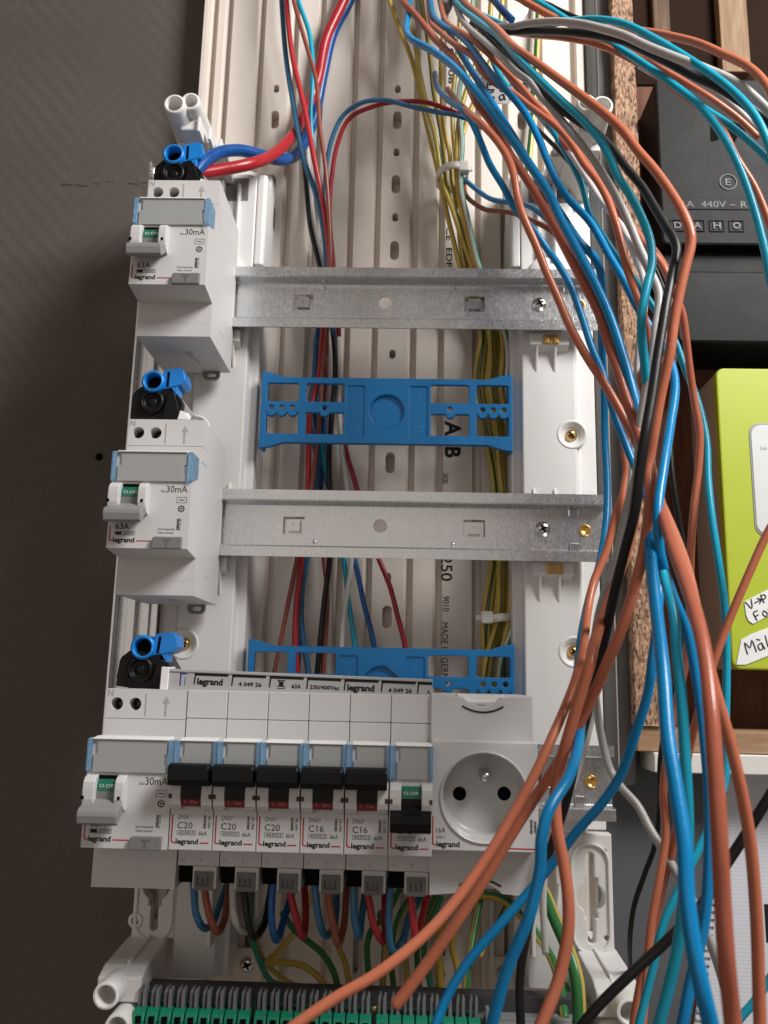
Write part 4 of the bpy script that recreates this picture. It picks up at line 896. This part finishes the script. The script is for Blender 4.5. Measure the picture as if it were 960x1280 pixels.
wire('orange', 1.6, [(536,-6,-14),(537,18,0),(540,30,12),(553,42,24),(568,55,36),(590,70,46),(605,92,56),(625,108,64),(642,117,72),(662,133,82),(678,145,90),(698,161,98),(717,184,104),(730,205,108),(749,230,112),(761,253,115),(770,280,118),(778,313,121),(786,342,124),(797,372,128),(804,394,128),(808,415,124),(806,450,116),(796,500,106),(782,545,98),(780,562,96),(783,587,96),(777,623,98),(769,645,98),(758,688,98),(742,728,100),(735,762,106),(729,810,122),(717,857,140),(690,922,152),(665,975,158),(640,1020,162),(600,1085,168),(540,1160,176),(470,1218,182),(420,1247,184),(365,1285,186),(318,1325,186)],
     'orange wire sweeping diagonally across the socket and down over the green terminals', G1)
wire('orange', 1.5, [(550,-8,-6),(552,10,8),(556,24,16),(564,33,26),(583,44,42),(605,62,54),(625,82,62),(650,107,72),(668,128,82),(690,150,90),(720,184,96),(750,228,100),(764,250,104),(775,266,105),(797,292,108),(807,307,110),(824,326,112),(833,341,114),(842,363,114),(853,392,112),(858,426,110),(861,452,108),(867,494,106),(875,542,106),(873,587,106),(867,640,106),(863,703,104),(863,750,104),(857,828,102),(844,886,100),(834,945,98),(829,991,96),(832,1045,96),(824,1100,98),(814,1155,100),(808,1221,102),(803,1282,104),(797,1330,104)],
     'slim pale orange wire hanging apart in front of the wooden cabinet back', G1)
wire('black', 1.75, [(580,-6,-6),(586,14,10),(597,30,36),(622,56,62),(645,82,82),(675,112,98),(700,135,108),(724,152,114),(745,166,120),(766,187,124),(784,211,128),(803,234,133),(817,257,138),(832,282,144),(843,300,148),(846,312,150),(844,325,152),(838,353,156),(832,384,160),(827,415,162),(821,452,164),(815,494,166),(806,546,168),(800,587,166),(793,640,162),(781,688,156),(767,745,148),(756,797,138),(746,838,128),(737,880,116),(722,940,104),(707,1005,94),(690,1055,88),(670,1120,84),(656,1180,82),(650,1225,80),(651,1285,78),(652,1330,78)],
     'black wire with a sharp outward bend in front of the fuse box', G1)
wire('orange', 1.85, [(576,-10,6),(580,2,18),(597,17,36),(623,38,64),(642,58,84),(670,78,100),(700,100,114),(730,122,126),(757,143,134),(780,165,140),(797,188,144),(817,211,148),(838,240,152),(855,269,156),(863,292,158),(863,308,158),(857,332,158),(849,367,158),(842,405,158),(837,442,158),(827,487,156),(817,542,154),(811,583,152),(812,625,156),(806,680,160),(793,734,162),(777,786,160),(760,826,156),(742,868,150),(722,908,146),(695,957,144),(665,1003,144),(640,1042,146),(600,1108,150),(555,1175,154),(515,1230,158),(492,1259,160)],
     'orange wire sharply bent over the fuse box, cut end dangling at the terminals', G1)
wire('orange', 1.9, [(600,40,10),(640,100,44),(690,162,70),(715,192,80),(740,227,86),(770,268,92),(800,296,96),(820,318,100),(836,347,104),(838,382,108),(826,440,114),(815,495,118),(806,545,120),(800,600,118),(786,680,122),(766,738,130),(749,784,142),(741,812,150),(737,832,154),(727,864,154),(708,928,152),(698,963,150),(694,997,150),(697,1040,152),(705,1082,154),(710,1120,156),(710,1165,158),(698,1225,160),(676,1282,162),(655,1330,162)],
     'orange wire bowing down past the keyhole plate and green-yellow cable', G1)
wire('black', 1.2, [(660,150,10),(700,190,32),(740,235,46),(770,270,52),(805,312,58),(824,348,62),(840,400,66),(843,460,70),(838,520,74),(838,562,78),(841,600,80),(848,648,80),(856,700,78),(857,760,76),(848,840,74),(836,890,70),(826,945,66),(824,1010,60),(819,1055,52),(805,1095,44),(792,1135,38),(787,1180,30),(788,1215,18),(792,1250,2)],
     'thin black wire curving against the grey wall behind the white frame foot', G1)
wire('teal', 1.45, [(606,46,20),(612,60,34),(616,76,44),(625,95,54),(640,115,62),(665,136,68),(687,158,72),(703,184,76),(715,205,78),(727,230,80),(738,270,82),(752,292,84),(772,322,86),(790,345,88),(813,378,92),(830,405,94),(844,427,96),(856,460,98),(871,498,100),(883,550,104),(885,598,108),(890,648,112),(897,695,114),(905,750,114),(908,800,114),(908,857,114),(907,900,114),(906,975,114),(892,1020,114),(863,1083,116),(840,1130,116),(827,1162,116),(816,1210,116),(800,1275,116),(788,1325,116)],
     'slim teal wire hanging past the side of the lime green meter', G1)
wire('black', 1.75, [(700,1320,120),(732,1276,124),(758,1247,126),(785,1221,128),(824,1185,130),(850,1160,132),(870,1140,132),(888,1115,130),(903,1088,130),(929,1048,132),(960,998,136),(1000,935,140)],
     'black wire slanting upward across the notebook page', G1)
wire('orange', 1.55, [(1000,590,130),(975,640,128),(960,665,126),(934,722,124),(912,774,122),(891,831,120),(874,888,116),(861,940,108),(852,1000,100),(843,1050,94),(828,1110,88),(816,1165,84),(800,1230,80),(790,1290,78)],
     'orange wire coming in across the front of the lime green meter', G1)
wire('teal', 1.55, [(905,1325,80),(922,1278,82),(943,1252,84),(962,1224,86),(990,1180,90)],
     'short teal wire over the lower corner of the notebook page', G1)
G2 = 'wires fanning out over the fuse box'
wire('teal', 1.7, [(600,18,2),(640,34,26),(680,32,50),(712,26,62),(742,24,74),(764,26,82),(786,32,90),(828,54,104),(875,83,116),(914,112,124),(943,144,130),(962,184,134),(975,235,136)], 'teal wire arching highest over the grey and black ones', G2)
wire('teal', 1.7, [(650,-12,40),(668,0,50),(690,13,58),(712,27,64),(735,41,70),(758,52,76),(792,72,86),(839,104,98),(875,133,106),(903,169,112),(925,212,116),(943,263,118),(957,317,120),(968,370,120)], 'teal wire dropping steeply in front of the raised lettering', G2)
wire('teal', 1.6, [(800,82,66),(830,100,78),(864,126,88),(890,142,94),(914,158,98),(940,180,100),(962,202,102),(985,235,104)], 'teal wire flattening out over the broken hole of the fuse box', G2)
wire('grey', 1.9, [(600,30,10),(637,34,36),(662,29,54),(695,27,72),(728,30,86),(753,36,94),(780,44,102),(810,58,108),(845,72,112),(882,86,114),(921,104,116),(960,138,118),(985,170,120)], 'grey wire arching on top of the black one', G2)
wire('black', 2.0, [(590,30,2),(630,39,30),(670,39,52),(720,41,76),(753,45,86),(780,51,92),(803,61,96),(839,79,100),(868,95,102),(893,106,104),(936,134,106),(965,156,108),(990,180,110)], 'thick black wire arching under the grey one', G2)
wire('orange', 1.85, [(636,-14,40),(653,0,48),(670,10,54),(695,23,60),(730,34,62),(770,36,68),(810,40,80),(846,47,92),(875,55,102),(900,66,110),(936,84,120),(957,105,126),(970,130,130)], 'orange wire arching highest toward the outer edge', G2)
wire('orange', 1.6, [(600,28,0),(650,42,34),(703,47,62),(737,53,72),(762,61,78),(785,72,82),(810,86,86),(839,108,90),(870,132,94),(900,158,98),(921,198,102),(943,234,104),(962,280,104),(980,340,104)], 'slim orange wire running along the underside of the arching bundle', G2)
wire('orange', 1.5, [(690,42,40),(740,50,64),(792,69,76),(839,93,84),(866,109,88),(893,126,90),(925,150,90),(948,172,90)], 'slim orange wire ending over the fuse box cover', G2)
wire('grey', 1.5, [(700,44,36),(750,46,60),(803,66,70),(830,79,76),(857,93,80),(900,119,84),(936,151,86),(965,185,88)], 'slim grey wire tucked between the black and orange ones', G2)
wire('black', 1.4, [(668,-8,20),(690,8,34),(712,19,42),(735,28,48),(765,40,54),(800,54,58),(840,76,60)], 'slim black wire behind the teal wires above the trunking edge', G2)
G3 = 'thin wires tied near the cable tie'
wire('blue', 1.45, [(578,222,-26),(585,228,-18),(597,238,-8),(612,248,2),(628,252,12),(647,253,22),(660,257,32),(672,264,40),(690,280,50)], 'thin blue wire leaving the cable tie sideways', G3)
wire('copperbrown', 1.4, [(580,226,-30),(582,242,-22),(590,252,-12),(607,262,-2),(627,264,8),(647,268,18),(663,275,28),(682,284,36),(705,302,46)], 'thin brown wire leaving the cable tie sideways', G3)
wire('steel', 1.3, [(416,420,-24),(407,330,-22),(406,240,-16),(409,200,-12),(417,167,-8),(430,143,-4),(453,128,2),(480,125,6),(513,133,10),(545,140,14),(565,143,16),(582,148,14),(600,156,4)], 'dull blue wire arching over beside its red twin to the green-yellow bundle', G3)
wire('darkred', 1.3, [(424,420,-26),(417,330,-24),(412,267,-18),(415,220,-14),(422,180,-10),(437,148,-6),(467,133,0),(500,127,6),(533,128,10),(560,137,14),(580,146,14),(602,160,2)], 'dark red wire arching over beside its dull blue twin to the green-yellow bundle', G3)
wire('navy', 2.0, [(606,-14,10),(620,3,22),(630,15,28),(640,25,32)], 'dark blue wire stub ending in the white paper flag', G3)
# feed bundle in the middle of the trunking
G4 = 'wires running down the trunking behind the rails'
def low(d): return [(p[0], p[1], d) if len(p) == 2 else p for p in ()]
wire('steel', 1.6, [(351,-15,-22),(352,0,-22),(357,67,-20),(367,133,-16),(380,200,-14),(397,250,-16),(408,330,-20),(397,413,-26),(393,466,-28),(388,515,-28),(396,580,-28),(390,640,-28),(383,700,-27),(376,755,-26),(379,800,-26),(385,836,-26),(388,880,-24)], 'dull blue wire at the outer side of the feed bundle', G4)
wire('red', 1.6, [(357,-15,-18),(358,0,-18),(365,67,-16),(380,133,-12),(393,200,-10),(403,250,-12),(412,330,-16),(404,413,-22),(399,466,-24),(388,515,-22),(386,559,-22),(384,640,-24),(377,700,-23),(369,784,-22),(371,836,-22),(373,880,-22)], 'red wire lying in front of the dull blue one in the feed bundle', G4)
wire('copperbrown', 1.25, [(366,-15,-14),(367,0,-14),(383,57,-12),(395,100,-10),(400,160,-8),(408,220,-8),(413,330,-12),(409,413,-18),(403,466,-20),(400,515,-20),(393,582,-20),(384,640,-22),(371,700,-20),(357,770,-20),(344,836,-20),(334,880,-20)], 'reddish brown wire slanting away at the foot of the feed bundle', G4)
wire('teal', 1.4, [(372,-15,-20),(373,0,-20),(387,43,-18),(391,93,-16),(388,143,-16),(393,200,-18),(406,283,-20),(410,330,-24),(402,413,-30),(397,466,-32),(399,530,-32),(402,562,-32),(420,640,-32),(430,700,-30),(435,746,-30),(443,804,-30),(447,880,-28)], 'teal blue wire inside the feed bundle', G4)
wire('black', 1.5, [(376,150,-34),(380,200,-32),(383,233,-28),(388,283,-26),(399,330,-26),(416,413,-26),(419,466,-26),(415,515,-26),(411,582,-26),(414,640,-26),(412,700,-24),(405,755,-24),(397,836,-24),(393,880,-24)], 'black wire in the feed bundle beside the white one', G4)
wire('white', 1.5, [(384,180,-36),(388,240,-34),(393,283,-30),(404,330,-30),(421,413,-30),(424,466,-30),(424,515,-30),(428,568,-30),(433,600,-30),(439,700,-28),(433,749,-28),(428,790,-28),(424,860,-28)], 'white wire in the feed bundle', G4)
wire('navy', 1.5, [(398,300,-34),(404,360,-34),(394,440,-34),(405,515,-34),(405,582,-34),(425,650,-34),(443,700,-30),(455,755,-30),(467,804,-30),(474,880,-30)], 'dark blue wire swinging out below the middle rail', G4)
wire('darkred', 1.4, [(420,420,-34),(424,480,-34),(432,560,-32),(443,600,-32),(460,660,-30),(474,700,-28),(487,732,-26),(497,770,-26),(506,806,-26),(516,880,-26)], 'dark red wire swinging furthest out below the middle rail', G4)
wire('copperbrown', 1.4, [(409,420,-36),(406,480,-34),(398,540,-32),(396,600,-32),(400,650,-32),(405,700,-32),(409,740,-30),(404,836,-28),(402,880,-28)], 'reddish brown wire behind the black one below the middle rail', G4)
wire('navy', 1.5, [(400,420,-38),(390,500,-38),(402,580,-38),(392,660,-36),(380,720,-34),(376,770,-34),(372,840,-32),(370,880,-32)], 'dark blue wire behind the red one below the middle rail', G4)
# thick supply cables
wire('feedred', 3.3, [(436,-18,-31),(430,0,-31),(407,50,-32),(397,100,-32),(384,134,-30),(367,167,-20),(343,192,0),(313,205,20),(273,213,28),(240,219,34)], 'thick red supply cable bending into the top feed connector', 'thick supply cables', 'supply_cable')
wire('feedblue', 3.3, [(443,-18,-36),(437,0,-36),(416,42,-36),(404,93,-36),(392,150,-36),(373,190,-28),(353,200,-12),(330,195,6),(300,188,18),(274,191,28),(255,203,36),(243,217,40)], 'thick dark blue supply cable bending into the top feed connector', 'thick supply cables', 'supply_cable')

# green and yellow earth bundle ------------------------------------------
GY = 'green-yellow earth wires held by the cable ties'
gy = [([(488,3),(500,37),(513,70),(522,103),(528,133),(540,183),(550,225),(558,263),(566,297),(574,330)], -22, 'green', 'yellow', -1.6),
      ([(508,6),(518,50),(525,93),(535,138),(545,175),(553,227),(565,260),(577,297),(589,330)], -18, 'yellow', 'green', .6),
      ([(528,8),(535,50),(538,75),(542,113),(550,158),(555,192),(558,222),(564,252),(574,276),(584,305),(590,330)], -24, 'yellow', 'green', -.9),
      ([(560,6),(553,50),(551,80),(552,117),(555,158),(562,192),(565,226),(570,252),(573,280),(580,330)], -26, 'yellow', 'yellow', 0),
      ([(575,5),(574,40),(572,63),(568,100),(566,127),(566,160),(569,197),(571,226),(577,255),(583,295),(584,330)], -28, 'yellow', 'green', .8),
      ([(610,40),(602,62),(593,83),(583,113),(575,142),(571,183),(571,213),(575,255),(583,288),(594,330)], -16, 'yellow', 'green', .3),
      ([(625,30),(618,60),(612,78),(602,107),(590,133),(579,167),(574,192),(574,222),(580,260),(588,300),(596,330)], -20, 'yellow', 'green', -.4),
      ([(590,30),(586,60),(581,85),(574,113),(576,150),(578,185),(576,208),(577,238),(585,273),(592,305),(599,332)], -14, 'seagreen', 'white', -1.2)]
mid = [(601,416),(611,416),(607,418),(616,420),(620,416),(627,416),(613,418),(632,419)]
for i, (pts, d, c1, c2, sp) in enumerate(gy):
    mx_, my_ = mid[i]; sway = (-5, 3, -3, 2, 5, 1, -2, 4)[i]
    pp = [(pts[0][0]-(pts[1][0]-pts[0][0])*.6, -22, d+10)]+[(x, y, d+10*max(0, 1-y/200)) for x, y in pts]+[((pts[-1][0]+mx_)/2, 374, d-6), (mx_, my_, d-8), (mx_+sway*.8, 448, d-7), (mx_-2+sway, 485, d-6), (mx_+6+sway, 530, d-8), (mx_+13, 585, d-8), (mx_+17, 625, d-9), (mx_+16, 680, d-9), (mx_+13, 710, d-8), (mx_+8+sway, 772, d-7), (mx_-2-sway, 830, d-8), (mx_-8, 880, d-8)]
    pp = [(x, y, max(q, -37.5)) for x, y, q in pp]
    wire(c1, 1.45, pp, ['dark green edge wire of the tied earth bundle', 'yellow earth wire lying foremost in the tied bundle', 'green striped earth wire in the middle of the tied bundle', 'plain yellow wire within the tied earth bundle',
                        'yellow and green wire at the back of the tied earth bundle', 'yellow earth wire slanting in from the paper flag', 'yellow earth wire passing directly behind the handwritten flag', 'sea green edge wire of the tied earth bundle'][i], GY, stripe=c2, spin=sp, twist=.012)
for k, (x0, x1, d) in enumerate(((668, 655, -30),)):
    wire('green', 1.9, [(674,-14,-34),(672,40,-34),(668,120,-34),(663,180,-34),(655,260,-36),(652,340,-36)], 'single green-yellow wire behind the loose wires near the trunking side', GY, stripe='yellow', spin=1.2, twist=.0)

# cable ties ---------------------------------------------------------------
def tie(px, py, d, w, label, tail):
    t = thing('cable_tie', label, 'cable tie', P(px, py, d), 'nylon cable ties')
    c = P(px, py, d); m = MB(); n = 26; a = w; bdep = 12
    for sgn in (0,):
        v = []; f = []
        for k in range(n):
            an = 2*math.pi*k/n; ca, sa = math.cos(an), math.sin(an)
            for rr, zz in ((1, -2.1), (1, 2.1), (1.13, 2.1), (1.13, -2.1)):
                v.append((c[0]+a*rr*ca, c[1]+bdep*rr*sa, c[2]+zz+ca*1.0))
        for k in range(n):
            j = (k+1) % n
            for q in range(4): f.append((k*4+q, k*4+(q+1) % 4, j*4+(q+1) % 4, j*4+q))
        m.add(v, f, True)
    m.build('strap', M['nylon'], t)
    hx = c[0]+(a*.72 if tail > 0 else -a*.95)
    h = MB().box(hx-3, hx+3.4, c[2]-3.2, c[2]+3.4, c[1]+bdep*.55, c[1]+bdep*1.05); h.build('head', M['nylon'], t, bevel=.9, seg=3)
    tl = MB().box(hx-1, hx+5.5*tail, c[2]-1.6, c[2]+1.4, c[1]+bdep*.7, c[1]+bdep*.82); tl.build('tail', M['nylon'], t, bevel=.3)
tie(565, 222, -22, 8.6, 'white nylon cable tie around the earth wires above the top rail', 1)
tie(622, 774, -30, 7.4, 'white nylon cable tie around the earth wires below the middle rail', -1)
# paper flags ----------------------------------------------------------------
def flag(pts, d, label, lines):
    poly = [(P(x, y, d)[0], P(x, y, d)[2]) for x, y in pts]
    t = thing('paper_flag', label, 'label', (poly[0][0], d, min(z for _, z in poly)), 'handwritten paper flags on wires')
    MB().plate([poly], d-.2, d+.2).build('paper', M['tape'], t)
    if lines:
        k = MB()
        for (txt, px, py, ang, h) in lines:
            q = P(px, py, d); hand(k, txt, (q[0], q[2]), ang, h, d+.3, .42)
        k.build('handwriting', M['ink'], t)
flag([(601,96),(609,90),(620,92),(638,98),(657,117),(648,123),(633,130),(600,130)], 24, 'white paper flag with black handwriting on the wires above the frame', [('E lar', 609, 112, -.12, 6.2), ('Salm', 610, 127, .08, 6.0)])
flag([(634,16),(650,12),(661,8),(660,16),(652,26),(643,31),(638,24)], 26, 'small blank white paper flag at the end of the dark blue wire', None)
sh_ = MB().tube([P(566,-16,-4), P(562,0,0), P(556,11,4)], 3.6, 14, 5).build('cable_sheath', wmat('sheath', (.22,.22,.22)))
tag(sh_, 'cut grey cable sheath end from which loose wires emerge', 'cable', None)

# loops under the breakers -------------------------------------------------
bn = ['the C20 breaker touching the residual current device', 'the C20 breaker between two C20 breakers', 'the C20 breaker beside a C16', 'the C16 breaker beside a C20', 'the C16 breaker next to the switched-off one', 'the switched-off breaker']
GLp = 'short wire loops hanging under the breakers'
loops = [(0,'steel','blue',[(242,1104),(243,1118),(245,1142),(255,1160),(265,1155),(275,1130),(286,1100)]), (0,'copperbrown','reddish brown',[(255,1104),(257,1120),(262,1145),(272,1165),(280,1152),(285,1117),(287,1098)]),
         (1,'grey','grey',[(291,1100),(291,1120),(293,1147),(305,1164),(319,1158),(335,1130),(341,1100)]), (1,'black','black',[(305,1104),(306,1120),(311,1156),(319,1171),(330,1156),(336,1127),(341,1096)]),
         (2,'navy','dark blue',[(343,1098),(340,1120),(340,1156),(346,1175),(353,1156),(360,1133),(368,1104)]), (2,'darkred','dark red',[(361,1106),(364,1122),(370,1147),(379,1171),(382,1147),(381,1116),(380,1098)]),
         (3,'steel','blue',[(393,1096),(394,1110),(397,1139),(405,1168),(414,1165),(420,1139),(420,1100)]), (3,'copperbrown','reddish brown',[(409,1106),(411,1120),(416,1153),(423,1180),(430,1156),(433,1116),(434,1098)]),
         (4,'steel','blue',[(441,1098),(442,1112),(443,1147),(449,1171),(452,1147),(456,1120),(458,1100)]), (4,'darkred','dark red',[(458,1108),(461,1124),(467,1156),(480,1177),(481,1147),(481,1118),(482,1100)]),
         (5,'steel','blue',[(489,1098),(488,1112),(486,1156),(491,1188),(504,1174),(511,1147),(525,1120),(534,1100)]), (5,'red','red',[(512,1108),(514,1124),(518,1162),(520,1182),(526,1156),(534,1120),(538,1102)])]
for b_, c, cn_, pts in loops:
    n = len(pts); front = 44
    pp = [(x, y, front-(30*max(0, (i-2)/(n-3)))) for i, (x, y) in enumerate(pts)]
    pp = [(pp[0][0], pp[0][1]-12, front-2)]+pp
    wire(c, 1.6, pp, cn_+' wire loop hanging below '+bn[b_], GLp)
# earth wires going down into the green terminals --------------------------
GE = 'earth wires entering the green terminals'
def earth(c1, c2, r, pts, label, spin=0., dt=26):
    n = len(pts)
    pp = [(x, y, -30+(dt+30)*(i/(n-1))**1.6) for i, (x, y) in enumerate(pts)]
    wire(c1, r, pp, label, GE, stripe=c2, spin=math.copysign(.6, math.sin(3*spin)))
earth('seagreen','seagreen',1.5,[(308,1090),(312,1150),(316,1176),(325,1202),(338,1226),(366,1234),(386,1241),(396,1262)], 'sea green wire sagging low beside the fixing screw')
earth('yellow','yellow',1.3,[(300,1100),(318,1174),(332,1203),(352,1222),(372,1232),(430,1236),(470,1262)], 'thin yellow wire lying low behind the terminal dividers')
earth('yellow','yellow',1.6,[(400,1090),(372,1160),(345,1192),(334,1202),(356,1203),(382,1209),(402,1226),(410,1247),(412,1264)], 'yellow wire arching widely over the terminal dividers')
earth('green','green',1.6,[(352,1140),(366,1160),(379,1172),(402,1191),(417,1215),(423,1242),(424,1262)], 'dark green wire dropping from behind the dark red loop')
earth('yellow','yellow',1.5,[(420,1110),(420,1150),(423,1182),(432,1206),(437,1235),(438,1262)], 'yellow wire dropping below the reddish brown loop of the first C16')
earth('green','green',1.5,[(500,1110),(482,1146),(466,1160),(459,1180),(460,1212),(462,1247),(462,1266)], 'green wire bent over behind the dark red loop')
earth('yellow','green',1.5,[(485,1100),(483,1150),(481,1185),(479,1220),(478,1250),(478,1266)], 'yellow wire dropping straight below the dark red loop', 2)
earth('green','yellow',1.5,[(520,1110),(497,1150),(489,1197),(491,1222),(493,1247),(493,1266)], 'green-yellow wire dropping below the blue loop of the switched-off breaker', 1)
earth('yellow','green',1.5,[(530,1120),(510,1150),(505,1177),(507,1200),(509,1223),(510,1266)], 'pale yellow-green wire behind the blue loop end', 1)
earth('green','yellow',1.5,[(548,1110),(532,1150),(522,1186),(522,1206),(525,1250),(526,1266)], 'green wire dropping below the red loop of the switched-off breaker', 3)
earth('seagreen','seagreen',1.5,[(552,1120),(536,1160),(530,1190),(535,1215),(541,1250),(542,1266)], 'sea green wire curving into the terminals under the socket edge')
earth('yellow','yellow',1.9,[(588,1096),(575,1118),(560,1139),(549,1171),(550,1220),(553,1252),(554,1268)], 'thick yellow wire dropping under the socket')
earth('green','yellow',1.6,[(607,1100),(600,1127),(592,1166),(585,1212),(582,1250),(582,1268)], 'green-yellow wire dropping straight under the middle of the socket', 1.2)
earth('yellow','yellow',1.6,[(590,1110),(572,1150),(565,1181),(572,1212),(571,1250),(571,1268)], 'yellow wire kinked under the socket')
earth('yellow','green',2.1,[(566,1124),(585,1118),(603,1119),(630,1125),(657,1150),(677,1177),(692,1204),(702,1240),(706,1275)], 'yellow wire arching broadly from under the socket to the housing', 2.5, 30)
earth('yellow','green',1.6,[(650,1100),(638,1123),(623,1154),(611,1170),(598,1196)], 'short yellow-green wire slanting under the socket arc', 2, 0)
earth('green','yellow',1.6,[(640,1130),(665,1162),(680,1185),(696,1212),(712,1246),(716,1275)], 'green-yellow wire passing behind the thick earth cable', 2, 10)
wire('green', 2.9, [(664,1080,-6),(672,1100,4),(683,1122,14),(696,1154,26),(711,1189,36),(721,1223,42),(724,1260,44),(723,1300,44)], 'thick green-yellow earth cable curving down beside the keyhole plate', 'main earth cable', 'supply_cable', stripe='yellow', spin=.9)
